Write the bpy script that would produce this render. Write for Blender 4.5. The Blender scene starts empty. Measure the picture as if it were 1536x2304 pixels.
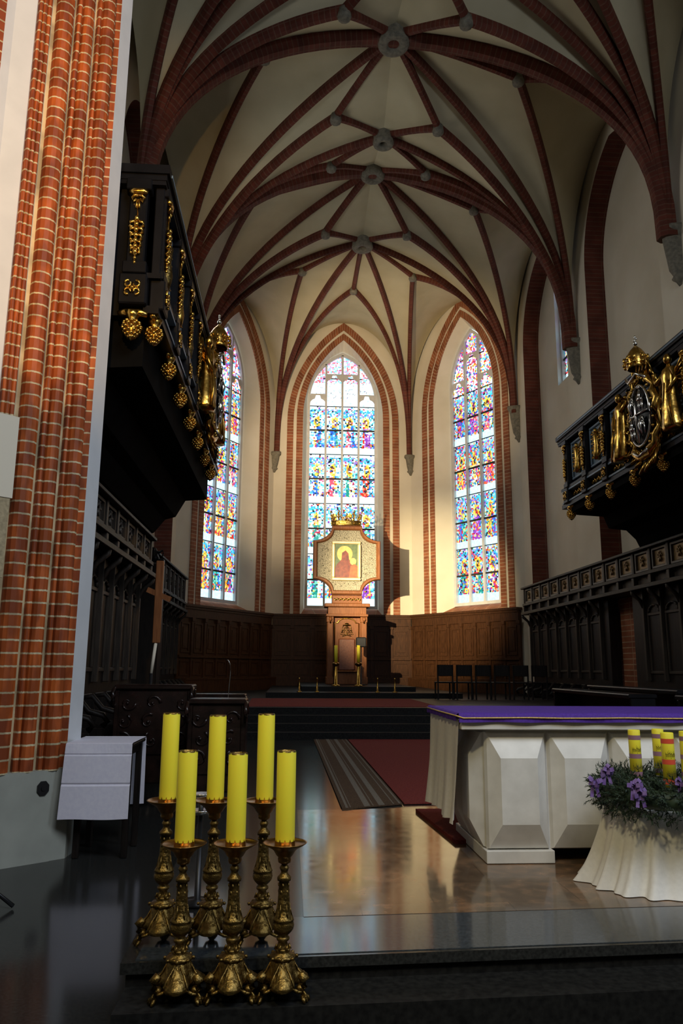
import bpy, bmesh, math, random
from math import sin, cos, pi, sqrt, atan2, radians
from mathutils import Vector, Matrix
random.seed(7)
SC = bpy.context.scene
COL = SC.collection
# ------------------------------------------------------------------ camera
YAW, PITCH, ROLL, FPX = 0.066057, 0.198720, 0.007107, 1740.94
def cam_axes():
    cy, sy, cp, sp, cr, sr = cos(YAW), sin(YAW), cos(PITCH), sin(PITCH), cos(ROLL), sin(ROLL)
    f = Vector((sy*cp, cy*cp, sp)); r = Vector((cy, -sy, 0)); u = r.cross(f)
    return cr*r + sr*u, -sr*r + cr*u, f
CR, CU, CF = cam_axes()
cd = bpy.data.cameras.new('camera'); cam = bpy.data.objects.new('camera', cd); COL.objects.link(cam)
M = Matrix.Identity(4)
for i in range(3):
    M[i][0] = CR[i]; M[i][1] = CU[i]; M[i][2] = -CF[i]
cam.matrix_world = M
cd.sensor_fit = 'VERTICAL'; cd.sensor_height = 36.0; cd.sensor_width = 24.0
cd.lens = 36.0*FPX/2304.0; cd.clip_end = 200
SC.camera = cam
def P(px, py, y):            # a point of the photograph taken back to its real distance y
    d = CF*FPX + CR*(px-768) - CU*(py-1152)
    return d*(y/d.y)
# ------------------------------------------------------------------ light
SC.view_settings.view_transform = 'Standard'; SC.view_settings.look = 'None'
SC.view_settings.gamma = 1; SC.view_settings.use_curve_mapping = False
SC.view_settings.exposure = 0.0
W = bpy.data.worlds.new('sky'); SC.world = W; W.use_nodes = True
W.node_tree.nodes['Background'].inputs[0].default_value = (0.80, 0.93, 1.0, 1)
W.node_tree.nodes['Background'].inputs[1].default_value = 1.7
def look(o, tgt):
    o.rotation_euler = (Vector(tgt)-o.location).to_track_quat('-Z', 'Y').to_euler()
def area(name, loc, tgt, sx, sy, power, color):
    l = bpy.data.lights.new(name, 'AREA'); l.shape = 'RECTANGLE'; l.size = sx; l.size_y = sy
    l.energy = power; l.color = color
    o = bpy.data.objects.new(name, l); COL.objects.link(o); o.location = loc; look(o, tgt); return o
def spot(name, loc, tgt, power, color, angle, blend, rad):
    l = bpy.data.lights.new(name, 'SPOT'); l.energy = power; l.color = color
    l.spot_size = radians(angle); l.spot_blend = blend; l.shadow_soft_size = rad
    o = bpy.data.objects.new(name, l); COL.objects.link(o); o.location = loc; look(o, tgt); return o
area('nave_daylight', (3.0, -1.5, 9.0), (0.8, 5.5, -1.0), 5, 4, 620, (0.86, 0.92, 1.0))
area('aisle_daylight', (9, 1.0, 6.0), (-2.0, 7.2, 1.5), 2.5, 4, 260, (0.70, 0.83, 1.0))
area('choir_fill', (-2.9, 17.0, 8.3), (8, 17.5, 6.0), 4, 2.5, 150, (0.98, 0.96, 0.90))  # unseen fill added inside the choir to brighten right wall and vault
spot('nave_lamp_on_pier', (-1.0, 1.0, 4.6), (-2.7, 7.3, 5.4), 1150, (1.0, 0.58, 0.18), 56, 0.5, 0.12)
spot('nave_lamp_on_altar', (-1.6, 0.5, 4.2), (2.4, 5.8, -1.0), 480, (1.0, 0.84, 0.45), 60, 0.8, 0.2)
spot('throne_lamp', (-1.25, 15.0, 3.3), (5.75, 30.6, 2.6), 21000, (1.0, 0.80, 0.48), 32, 1.0, 0.04)
spot('apse_left_fill', (-1.25, 15.2, 3.4), (0.6, 30.8, 7.4), 5200, (1.0, 0.76, 0.48), 32, 1.0, 0.04)  # added fill for the apse wall, set so its shadow meets the throne lamp's
spot('apse_vault_lamp', (-1.0, 15.2, 6.0), (3.9, 29.2, 10.8), 6500, (1.0, 0.76, 0.48), 52, 1.0, 0.15)
# ------------------------------------------------------------------ materials
def nt(name):
    m = bpy.data.materials.new(name); m.use_nodes = True
    t = m.node_tree; return m, t, t.nodes['Principled BSDF']
def rgba(c): return (c[0], c[1], c[2], 1)
def N(t, typ, **kw):
    n = t.nodes.new(typ)
    for k, v in kw.items():
        if k in n.inputs: n.inputs[k].default_value = v
        else: setattr(n, k, v)
    return n
def noise_mat(name, c1, c2, scale=6, rough=0.7, metal=0.0, bump=0.0, detail=6, rough2=None, coords='Object', stretch=None, spec=0.5):
    m, t, b = nt(name)
    tc = N(t, 'ShaderNodeTexCoord'); mp = N(t, 'ShaderNodeMapping')
    if stretch: mp.inputs['Scale'].default_value = stretch
    t.links.new(tc.outputs[coords], mp.inputs[0])
    n = N(t, 'ShaderNodeTexNoise', Scale=scale, Detail=detail)
    t.links.new(mp.outputs[0], n.inputs['Vector'])
    r = N(t, 'ShaderNodeValToRGB')
    r.color_ramp.elements[0].position = 0.32; r.color_ramp.elements[1].position = 0.68
    r.color_ramp.elements[0].color = rgba(c1); r.color_ramp.elements[1].color = rgba(c2)
    t.links.new(n.outputs['Fac'], r.inputs[0]); t.links.new(r.outputs[0], b.inputs['Base Color'])
    b.inputs['Roughness'].default_value = rough; b.inputs['Metallic'].default_value = metal
    b.inputs['Specular IOR Level'].default_value = spec
    if rough2 is not None:
        mr = N(t, 'ShaderNodeMapRange'); mr.inputs[3].default_value = rough; mr.inputs[4].default_value = rough2
        t.links.new(n.outputs['Fac'], mr.inputs[0]); t.links.new(mr.outputs[0], b.inputs['Roughness'])
    if bump:
        bp = N(t, 'ShaderNodeBump', Strength=bump, Distance=0.02)
        t.links.new(n.outputs['Fac'], bp.inputs['Height']); t.links.new(bp.outputs[0], b.inputs['Normal'])
    return m
def brick_mat(name, c1, c2, cm, bw, bh, ms, rough=0.75, bump=0.6, dark=None, offset=0.5):
    m, t, b = nt(name)
    uv = N(t, 'ShaderNodeUVMap')
    br = N(t, 'ShaderNodeTexBrick', offset=offset)
    br.inputs['Color1'].default_value = rgba(c1); br.inputs['Color2'].default_value = rgba(c2)
    br.inputs['Mortar'].default_value = rgba(cm)
    br.inputs['Scale'].default_value = 1; br.inputs['Mortar Size'].default_value = ms
    br.inputs['Brick Width'].default_value = bw; br.inputs['Row Height'].default_value = bh
    br.inputs['Bias'].default_value = 0.0
    nz = N(t, 'ShaderNodeTexNoise', Scale=9.0, Detail=4.0)
    mx = N(t, 'ShaderNodeVectorMath', operation='MULTIPLY_ADD')
    mx.inputs[1].default_value = (0.012, 0.012, 0); t.links.new(nz.outputs['Color'], mx.inputs[0])
    t.links.new(uv.outputs[0], mx.inputs[2]); t.links.new(uv.outputs[0], nz.inputs['Vector'])
    t.links.new(mx.outputs[0], br.inputs['Vector'])
    out = br.outputs['Color']
    if dark:
        n2 = N(t, 'ShaderNodeTexNoise', Scale=2.2, Detail=3.0); t.links.new(uv.outputs[0], n2.inputs['Vector'])
        r = N(t, 'ShaderNodeValToRGB'); r.color_ramp.elements[0].position = 0.42; r.color_ramp.elements[1].position = 0.6
        r.color_ramp.elements[0].color = rgba(dark); r.color_ramp.elements[1].color = (1, 1, 1, 1)
        t.links.new(n2.outputs['Fac'], r.inputs[0])
        mu = N(t, 'ShaderNodeMix', data_type='RGBA', blend_type='MULTIPLY'); mu.inputs[0].default_value = 0.7
        t.links.new(out, mu.inputs[6]); t.links.new(r.outputs[0], mu.inputs[7]); out = mu.outputs[2]
    t.links.new(out, b.inputs['Base Color']); b.inputs['Roughness'].default_value = rough
    b.inputs['Specular IOR Level'].default_value = 0.3
    bp = N(t, 'ShaderNodeBump', Strength=bump, Distance=0.01, invert=True)
    t.links.new(br.outputs['Fac'], bp.inputs['Height']); t.links.new(bp.outputs[0], b.inputs['Normal'])
    return m
def plain(name, c, rough=0.5, metal=0.0, spec=0.5, coat=0.0):
    m, t, b = nt(name); b.inputs['Base Color'].default_value = rgba(c)
    n = N(t, 'ShaderNodeTexNoise', Scale=14.0, Detail=3.0); mr = N(t, 'ShaderNodeMapRange')
    mr.inputs[3].default_value = rough*0.85; mr.inputs[4].default_value = min(1, rough*1.15)
    t.links.new(n.outputs['Fac'], mr.inputs[0]); t.links.new(mr.outputs[0], b.inputs['Roughness'])
    b.inputs['Metallic'].default_value = metal; b.inputs['Specular IOR Level'].default_value = spec
    b.inputs['Coat Weight'].default_value = coat
    return m
MT = {}
MT['plaster'] = noise_mat('plaster', (0.60, 0.54, 0.42), (0.68, 0.62, 0.50), 0.8, 0.9, bump=0.05, spec=0.2)
MT['web'] = noise_mat('vault_plaster', (0.50, 0.445, 0.29), (0.58, 0.52, 0.35), 1.2, 0.92, spec=0.15)
MT['whitewash'] = noise_mat('whitewash', (0.66, 0.68, 0.70), (0.74, 0.76, 0.78), 2.5, 0.9, bump=0.2, spec=0.2)
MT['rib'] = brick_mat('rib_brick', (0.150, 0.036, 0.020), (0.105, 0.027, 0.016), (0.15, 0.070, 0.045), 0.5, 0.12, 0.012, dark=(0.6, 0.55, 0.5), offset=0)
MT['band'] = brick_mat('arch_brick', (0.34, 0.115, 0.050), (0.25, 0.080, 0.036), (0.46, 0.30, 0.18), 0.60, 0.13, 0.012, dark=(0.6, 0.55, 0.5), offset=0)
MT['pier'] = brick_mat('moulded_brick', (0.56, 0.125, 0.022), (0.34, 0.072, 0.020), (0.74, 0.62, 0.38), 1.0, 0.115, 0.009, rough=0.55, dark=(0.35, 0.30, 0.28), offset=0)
MT['stone'] = noise_mat('grey_stone', (0.12, 0.11, 0.085), (0.22, 0.20, 0.15), 14, 0.85, bump=0.3)
MT['plinth'] = noise_mat('plinth_stone', (0.30, 0.31, 0.27), (0.38, 0.39, 0.34), 3, 0.8, bump=0.1)
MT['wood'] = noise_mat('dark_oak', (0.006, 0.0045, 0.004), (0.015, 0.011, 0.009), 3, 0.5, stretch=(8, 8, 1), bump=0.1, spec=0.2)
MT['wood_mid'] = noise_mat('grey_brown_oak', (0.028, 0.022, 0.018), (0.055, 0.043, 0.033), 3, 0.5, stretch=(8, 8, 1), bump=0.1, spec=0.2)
MT['wood_red'] = noise_mat('red_brown_oak', (0.16, 0.055, 0.020), (0.27, 0.105, 0.038), 4, 0.4, stretch=(10, 10, 1), bump=0.08, spec=0.2)
MT['ebony'] = noise_mat('blackened_wood', (0.004, 0.004, 0.005), (0.009, 0.009, 0.011), 3, 0.35, bump=0.05, spec=0.16)
MT['soffit'] = noise_mat('shade_black_wood', (0.003, 0.003, 0.003), (0.006, 0.006, 0.006), 3, 0.9, spec=0.04)  # shade under the gallery put into the colour, near black and matt
MT['slate_paint'] = noise_mat('blue_grey_paint', (0.12, 0.18, 0.24), (0.17, 0.25, 0.32), 5, 0.35)
MT['gilt'] = noise_mat('gilding', (0.42, 0.23, 0.04), (0.88, 0.57, 0.14), 14, 0.26, 1.0, 0.25)
MT['silver'] = noise_mat('silver_leaf', (0.60, 0.60, 0.58), (0.85, 0.84, 0.80), 9, 0.22, 1.0, 0.25)
MT['brass'] = noise_mat('aged_brass', (0.10, 0.065, 0.020), (0.34, 0.22, 0.065), 26, 0.30, 1.0, 0.7, rough2=0.5)
MT['copper'] = noise_mat('polished_copper', (0.30, 0.15, 0.04), (0.50, 0.29, 0.09), 12, 0.28, 1.0, 0.1)
MT['wax'] = plain('yellow_wax', (0.88, 0.77, 0.045), 0.45)
MT['wax'].node_tree.nodes['Principled BSDF'].inputs['Subsurface Weight'].default_value = 0.15
MT['wick'] = plain('burnt_wick', (0.02, 0.015, 0.012), 0.9)
MT['marble'] = noise_mat('white_marble', (0.62, 0.60, 0.56), (0.74, 0.72, 0.68), 7, 0.35, bump=0.02, detail=10)
MT['linen'] = noise_mat('white_linen', (0.74, 0.72, 0.68), (0.80, 0.78, 0.74), 40, 0.85, spec=0.2, bump=0.05)
MT['bluelinen'] = noise_mat('starched_linen', (0.68, 0.66, 0.76), (0.74, 0.72, 0.80), 30, 0.8, spec=0.2, bump=0.03)
MT['purple'] = noise_mat('purple_cloth', (0.060, 0.020, 0.24), (0.085, 0.030, 0.32), 60, 0.75, spec=0.3)
MT['goldbraid'] = noise_mat('gold_braid', (0.55, 0.36, 0.08), (0.80, 0.58, 0.20), 80, 0.5, 0.3)
MT['granite'] = noise_mat('dark_polished_granite', (0.014, 0.0145, 0.014), (0.034, 0.035, 0.033), 60, 0.13, spec=0.28, detail=8)
MT['granite_edge'] = noise_mat('blue_grey_granite', (0.030, 0.036, 0.042), (0.060, 0.070, 0.080), 70, 0.10, spec=0.5, detail=8)
MT['blackstone'] = noise_mat('black_step_stone', (0.008, 0.008, 0.008), (0.018, 0.018, 0.017), 30, 0.45, spec=0.1)
MT['carpet'] = noise_mat('red_carpet', (0.12, 0.020, 0.020), (0.21, 0.045, 0.038), 50, 0.95, spec=0.1)
MT['carpet_brown'] = noise_mat('brown_runner', (0.060, 0.036, 0.024), (0.10, 0.066, 0.042), 60, 0.95, spec=0.1)
MT['stripe'] = noise_mat('grey_stripe', (0.13, 0.11, 0.09), (0.20, 0.18, 0.15), 60, 0.95, spec=0.1)
MT['needle'] = noise_mat('fir_needles', (0.014, 0.030, 0.016), (0.036, 0.062, 0.030), 12, 0.6)
MT['ribbon'] = noise_mat('violet_ribbon', (0.09, 0.035, 0.20), (0.30, 0.20, 0.48), 14, 0.25, spec=0.7)
MT['paper'] = plain('cream_paper', (0.78, 0.70, 0.55), 0.7)
MT['brocade'] = noise_mat('tan_brocade', (0.30, 0.24, 0.14), (0.50, 0.40, 0.24), 30, 0.8)
MT['steel'] = plain('dark_steel', (0.03, 0.03, 0.032), 0.35, 0.6)
MT['mullion'] = noise_mat('window_stone', (0.50, 0.50, 0.50), (0.58, 0.58, 0.57), 5, 0.8)
MT['lead'] = plain('iron_bar', (0.02, 0.02, 0.02), 0.6)
MT['painting_green'] = noise_mat('painted_green', (0.05, 0.09, 0.03), (0.11, 0.16, 0.06), 10, 0.4)
MT['painting_red'] = noise_mat('painted_maroon', (0.09, 0.012, 0.008), (0.24, 0.045, 0.02), 9, 0.35)
MT['painting_orange'] = noise_mat('painted_red', (0.40, 0.06, 0.02), (0.60, 0.12, 0.03), 9, 0.35)
MT['painting_ochre'] = noise_mat('painted_ochre', (0.62, 0.36, 0.08), (0.80, 0.52, 0.16), 9, 0.35)
def marble_floor():
    m, t, b = nt('brown_marble_floor')
    tc = N(t, 'ShaderNodeTexCoord')
    n1 = N(t, 'ShaderNodeTexNoise', Scale=1.4, Detail=8.0); n2 = N(t, 'ShaderNodeTexNoise', Scale=9.0, Detail=8.0)
    t.links.new(tc.outputs['Object'], n1.inputs['Vector']); t.links.new(tc.outputs['Object'], n2.inputs['Vector'])
    r = N(t, 'ShaderNodeValToRGB'); e = r.color_ramp.elements
    e[0].position = 0.35; e[0].color = (0.080, 0.052, 0.034, 1); e[1].position = 0.62; e[1].color = (0.25, 0.14, 0.075, 1)
    x = e.new(0.5); x.color = (0.125, 0.080, 0.048, 1)
    mx = N(t, 'ShaderNodeMath', operation='MULTIPLY_ADD'); mx.inputs[1].default_value = 0.5
    ad = N(t, 'ShaderNodeMath', operation='MULTIPLY'); ad.inputs[1].default_value = 0.5
    t.links.new(n2.outputs['Fac'], ad.inputs[0]); t.links.new(n1.outputs['Fac'], mx.inputs[0]); t.links.new(ad.outputs[0], mx.inputs[2])
    t.links.new(mx.outputs[0], r.inputs[0])
    br = N(t, 'ShaderNodeTexBrick', offset=0.5); br.inputs['Scale'].default_value = 1
    br.inputs['Brick Width'].default_value = 0.9; br.inputs['Row Height'].default_value = 0.45; br.inputs['Mortar Size'].default_value = 0.003
    br.inputs['Color1'].default_value = (1, 1, 1, 1); br.inputs['Color2'].default_value = (0.82, 0.82, 0.82, 1); br.inputs['Mortar'].default_value = (0.4, 0.4, 0.4, 1)
    t.links.new(tc.outputs['Object'], br.inputs['Vector'])
    mu = N(t, 'ShaderNodeMix', data_type='RGBA', blend_type='MULTIPLY'); mu.inputs[0].default_value = 1
    t.links.new(r.outputs[0], mu.inputs[6]); t.links.new(br.outputs['Color'], mu.inputs[7])
    t.links.new(mu.outputs[2], b.inputs['Base Color'])
    mr = N(t, 'ShaderNodeMapRange'); mr.inputs[3].default_value = 0.05; mr.inputs[4].default_value = 0.17
    t.links.new(n2.outputs['Fac'], mr.inputs[0]); t.links.new(mr.outputs[0], b.inputs['Roughness'])
    b.inputs['Specular IOR Level'].default_value = 0.5
    return m
MT['marble_floor'] = marble_floor()
def glass_mat():
    m = bpy.data.materials.new('stained_glass'); m.use_nodes = True; t = m.node_tree; t.nodes.clear()
    o = N(t, 'ShaderNodeOutputMaterial'); tr = N(t, 'ShaderNodeBsdfTransparent'); at = N(t, 'ShaderNodeAttribute', attribute_name='Col')
    gl = N(t, 'ShaderNodeBsdfGlossy', Roughness=0.2); mx = N(t, 'ShaderNodeMixShader'); mx.inputs[0].default_value = 0.03
    t.links.new(at.outputs['Color'], tr.inputs[0]); t.links.new(tr.outputs[0], mx.inputs[1]); t.links.new(gl.outputs[0], mx.inputs[2])
    t.links.new(mx.outputs[0], o.inputs[0]); return m
MT['glass'] = glass_mat()
# ------------------------------------------------------------------ mesh helpers
class MB:
    """collects shapes; build() links them as one mesh object"""
    def __init__(s): s.v = []; s.f = []; s.uv = []; s.sm = []
    def face(s, pts, uv=None, smooth=False):
        i = len(s.v); s.v += [Vector(p) for p in pts]; s.f.append(list(range(i, i+len(pts)))); s.uv.append(uv); s.sm.append(smooth)
    def mesh(s, vs, fs, smooth=False, uvs=None):
        i = len(s.v); s.v += [Vector(p) for p in vs]
        for k, f in enumerate(fs):
            s.f.append([i+a for a in f]); s.uv.append(uvs[k] if uvs else None); s.sm.append(smooth)
        return s
    def box(s, x0, x1, y0, y1, z0, z1, bev=0.0):
        if x0 > x1: x0, x1 = x1, x0
        if y0 > y1: y0, y1 = y1, y0
        if z0 > z1: z0, z1 = z1, z0
        if bev:
            b = min(bev, (x1-x0)/2.2, (y1-y0)/2.2, (z1-z0)/2.2)
            def ring(z, k): return [(x0+k, y0+b, z), (x0+b, y0+k, z), (x1-b, y0+k, z), (x1-k, y0+b, z), (x1-k, y1-b, z), (x1-b, y1-k, z), (x0+b, y1-k, z), (x0+k, y1-b, z)]
            rs = [ring(z0, b), ring(z0+b, 0), ring(z1-b, 0), ring(z1, b)]
            vs = sum(rs, []); fs = []
            for r in range(3):
                for j in range(8): fs.append([r*8+j, r*8+(j+1) % 8, (r+1)*8+(j+1) % 8, (r+1)*8+j])
            fs.append(list(range(7, -1, -1))); fs.append(list(range(24, 32)))
            return s.mesh(vs, fs)
        vs = [(x0, y0, z0), (x1, y0, z0), (x1, y1, z0), (x0, y1, z0), (x0, y0, z1), (x1, y0, z1), (x1, y1, z1), (x0, y1, z1)]
        return s.mesh(vs, [[0, 3, 2, 1], [4, 5, 6, 7], [0, 1, 5, 4], [1, 2, 6, 5], [2, 3, 7, 6], [3, 0, 4, 7]])
    def obox(s, o, ax, ay, az, a0, a1, b0, b1, c0, c1):
        o, ax, ay, az = map(Vector, (o, ax, ay, az))
        vs = [o+ax*a+ay*b+az*c for c in (c0, c1) for a, b in ((a0, b0), (a1, b0), (a1, b1), (a0, b1))]
        return s.mesh(vs, [[0, 3, 2, 1], [4, 5, 6, 7], [0, 1, 5, 4], [1, 2, 6, 5], [2, 3, 7, 6], [3, 0, 4, 7]])
    def lathe(s, c, prof, n=20, lobes=0, amp=None, phase=0.0, axis=None, smooth=True, close=True):
        c = Vector(c); vs = []; fs = []
        for k, (h, r) in enumerate(prof):
            for j in range(n):
                a = 2*pi*j/n
                rr = r*(1+(amp[k] if amp else 0)*cos(lobes*(a-phase))) if lobes else r
                vs.append(c+Vector((rr*cos(a), rr*sin(a), h)))
        for k in range(len(prof)-1):
            for j in range(n):
                fs.append([k*n+j, k*n+(j+1) % n, (k+1)*n+(j+1) % n, (k+1)*n+j])
        if close:
            if prof[0][1] > 1e-5: fs.append(list(range(n-1, -1, -1)))
            if prof[-1][1] > 1e-5: fs.append([(len(prof)-1)*n+j for j in range(n)])
        return s.mesh(vs, fs, smooth)
    def tube(s, pts, r, n=8, smooth=True, flat=1.0):
        pts = [Vector(p) for p in pts]; rs = r if isinstance(r, (list, tuple)) else [r]*len(pts)
        vs = []; fs = []; up = Vector((0, 0, 1))
        for k, p in enumerate(pts):
            t = (pts[min(k+1, len(pts)-1)]-pts[max(k-1, 0)]).normalized()
            a = t.cross(up)
            if a.length < 1e-3: a = t.cross(Vector((0, 1, 0)))
            a.normalize(); b = a.cross(t).normalized()
            for j in range(n):
                q = 2*pi*j/n; vs.append(p+a*(rs[k]*cos(q))+b*(rs[k]*flat*sin(q)))
        for k in range(len(pts)-1):
            for j in range(n): fs.append([k*n+j, k*n+(j+1) % n, (k+1)*n+(j+1) % n, (k+1)*n+j])
        fs.append(list(range(n-1, -1, -1))); fs.append([(len(pts)-1)*n+j for j in range(n)])
        return s.mesh(vs, fs, smooth)
    def blob(s, c, rx, ry, rz, n=8, m=5, rot=0.0):
        c = Vector(c); vs = []; fs = []
        for k in range(m+1):
            th = pi*k/m
            for j in range(n):
                a = 2*pi*j/n; v = Vector((rx*sin(th)*cos(a), ry*sin(th)*sin(a), rz*cos(th)))
                if rot: v = Matrix.Rotation(rot, 3, 'Z') @ v
                vs.append(c+v)
        for k in range(m):
            for j in range(n): fs.append([k*n+j, (k+1)*n+j, (k+1)*n+(j+1) % n, k*n+(j+1) % n])
        return s.mesh(vs, fs, True)
    def prism(s, poly, fn, d0, d1, uv=False):
        """poly in 2D, fn(a,b,d)->3D, extruded from d0 to d1"""
        n = len(poly); vs = [fn(a, b, d0) for a, b in poly]+[fn(a, b, d1) for a, b in poly]
        fs = [list(range(n)), list(range(2*n-1, n-1, -1))]+[[j, n+j, n+(j+1) % n, (j+1) % n] for j in range(n)]
        return s.mesh(vs, fs)
    def build(s, name, mat, parent=None, label=None, cat=None, group=None, kind=None, recalc=True, cols=None):
        me = bpy.data.meshes.new(name); me.from_pydata([tuple(v) for v in s.v], [], s.f)
        if any(u is not None for u in s.uv):
            L = me.uv_layers.new(name='UVMap'); k = 0
            for f, u in zip(s.f, s.uv):
                for q in range(len(f)):
                    L.data[k].uv = u[q] if u else (0, 0)
                    k += 1
        for p, q in zip(me.polygons, s.sm): p.use_smooth = q
        if cols:
            ca = me.color_attributes.new('Col', 'FLOAT_COLOR', 'CORNER'); k = 0
            for f, c in zip(s.f, cols):
                for _ in f: ca.data[k].color = (c[0], c[1], c[2], 1); k += 1
        if recalc:
            bm = bmesh.new(); bm.from_mesh(me)
            bmesh.ops.recalc_face_normals(bm, faces=bm.faces); bm.to_mesh(me); bm.free()
        me.materials.append(MT[mat] if isinstance(mat, str) else mat)
        o = bpy.data.objects.new(name, me); COL.objects.link(o)
        if parent: o.parent = parent
        tag(o, label, cat, group, kind)
        return o
def tag(o, label=None, cat=None, group=None, kind=None):
    if label: o['label'] = label
    if cat: o['category'] = cat
    if group: o['group'] = group
    if kind: o['kind'] = kind
    return o
def thing(name, label, cat, loc=(0, 0, 0), rz=0.0, group=None):
    o = bpy.data.objects.new(name, None); COL.objects.link(o); o.location = loc; o.rotation_euler = (0, 0, rz)
    return tag(o, label, cat, group)
def dup(root, loc, label=None, rz=None):
    r = root.copy(); COL.objects.link(r); r.location = loc
    if rz is not None: r.rotation_euler = (0, 0, rz)
    if label: r['label'] = label
    for ch in list(root.children):
        c = ch.copy(); COL.objects.link(c); c.parent = r
        for g in ch.children:
            d = g.copy(); COL.objects.link(d); d.parent = c
    return r
def struct(mb, name, mat, parent=None, **k):
    return mb.build(name, mat, parent, kind=None if parent else 'structure', **k)
# ------------------------------------------------------------------ plan of the choir
AX, HW = 2.078, 5.914
WL, WR = AX-HW, AX+HW                    # side walls
YA, YB, YC, YD = 30.8, 25.826, 20.084, 14.343
YE = YD-5.741
FA = 2.825                               # half width of the end facet
ZF, ZP, ZC = -1.70, -1.38, -0.82         # nave floor, sanctuary platform, choir floor
REC = 0.55                               # depth of the blind arches
# ------------------------------------------------------------------ vault
FLAT = set()
def curve(S, Q, n=20):
    S, Q = Vector(S), Vector(Q); out = []
    th, pw = (1.4, 1.0) if (round(Q.x, 2), round(Q.y, 2)) in FLAT else (1.57, 0.75)
    for k in range(n+1):
        t = th*k/n
        u = (1-cos(t))/(1-cos(th)); h = (sin(t)/sin(th))**pw
        out.append(Vector((S.x+(Q.x-S.x)*u, S.y+(Q.y-S.y)*u, S.z+(Q.z-S.z)*h)))
    return out
def link(A, B, n=6, rise=0.06):
    A, B = Vector(A), Vector(B)
    return [A.lerp(B, k/n)+Vector((0, 0, rise*sin(pi*k/n))) for k in range(n+1)]
def rib(pts, w, d, name='trim_vault_rib'):
    mb = MB(); prof = [(-w/2, 0.05), (-w/2, -d*0.55), (-w*0.28, -d), (w*0.28, -d), (w/2, -d*0.55), (w/2, 0.05)]
    L = 0; rings = []; ls = []
    for k, p in enumerate(pts):
        t = (pts[min(k+1, len(pts)-1)]-pts[max(k-1, 0)]).normalized()
        side = t.cross(Vector((0, 0, 1)))
        if side.length < 1e-3: side = Vector((1, 0, 0))
        side.normalize(); up = side.cross(t).normalized()
        if k: L += (p-pts[k-1]).length
        ls.append(L); rings.append([p+side*a+up*b for a, b in prof])
    m = len(prof); per = [0]
    for j in range(1, m): per.append(per[-1]+sqrt((prof[j][0]-prof[j-1][0])**2+(prof[j][1]-prof[j-1][1])**2))
    for k in range(len(pts)-1):
        for j in range(m-1):
            mb.face([rings[k][j], rings[k][j+1], rings[k+1][j+1], rings[k+1][j]],
                    [(per[j], ls[k]), (per[j+1], ls[k]), (per[j+1], ls[k+1]), (per[j], ls[k+1])])
    mb.face(rings[0]); mb.face(rings[-1])
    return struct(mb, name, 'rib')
def web(mb, c1, c2, bulge=0.12, m=6):
    n = len(c1)-1; g = []
    for k in range(n+1):
        row = []
        for j in range(m+1):
            s = j/m; p = c1[k].lerp(c2[k], s)
            w = (c1[k]-c2[k]).length
            row.append(p+Vector((0, 0, bulge*min(1, w/2)*sin(pi*s)*sin(pi*k/n))))
        g.append(row)
    vs = sum(g, []); fs = []
    for k in range(n):
        for j in range(m): a = k*(m+1)+j; fs.append([a, a+1, a+m+2, a+m+1])
    mb.mesh(vs, fs, True)
def tri(mb, A, B, C):
    mb.face([A, B, C])
def mirror(p): return Vector((2*AX-p[0], p[1], p[2]))
# springing points in front of the walls
ZS = 8.9
R4, R3, R2 = [Vector((WR-0.12, y, ZS)) for y in (YD, YC, YB)]
R5 = Vector((WR-0.12, YE, ZS)); R1 = Vector((AX+FA-0.08, YA-0.15, 8.6))
L5, L4, L3, L2, L1 = [mirror(p) for p in (R5, R4, R3, R2, R1)]
for p in (L5, L4, L3): p.x += 0.5
L2.x += 0.2
B1, B2, B3, B4 = P(885, 75, YD), P(862, 302, 17.5), P(838, 378, 19.8), P(815, 540, 23.1)
S0 = P(795, 648, 26.4)
SRr, SRl = P(928, 618, 25.0), P(680, 605, 25.0)
D3r, D3l = P(915, 523, 22.0), P(732, 520, 22.0)
Dnr, Dnl = P(985, 283, 16.6), P(755, 258, 16.6)
FLAT |= {(round(p.x, 2), round(p.y, 2)) for p in (Dnr, Dnl)}
Dfr, Dfl = P(957, 385, 18.8), P(745, 368, 18.8)
S1r, S1l = P(1165, 170, 15.1), P(595, 120, 15.1)
S2r, S2l = P(1065, 465, 20.5), P(577, 440, 20.5)
W1r, W2r = Vector((WR, 17.2, 14.0)), Vector((WR, 22.95, 14.0)); W1l, W2l = mirror(W1r), mirror(W2r)
W0 = Vector((AX, YA, 14.45)); WAr = Vector((6.45, 28.31, 14.3)); WAl = mirror(WAr)
sh = Vector((0, YE-YD, 0))
D0r, D0l = P(1048, 38, 13.1), None
D0l = mirror(D0r); D0l.z = D0r.z
B0 = B2+sh; BN = B1+sh; B0.z -= 0.05
bosses = []
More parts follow.
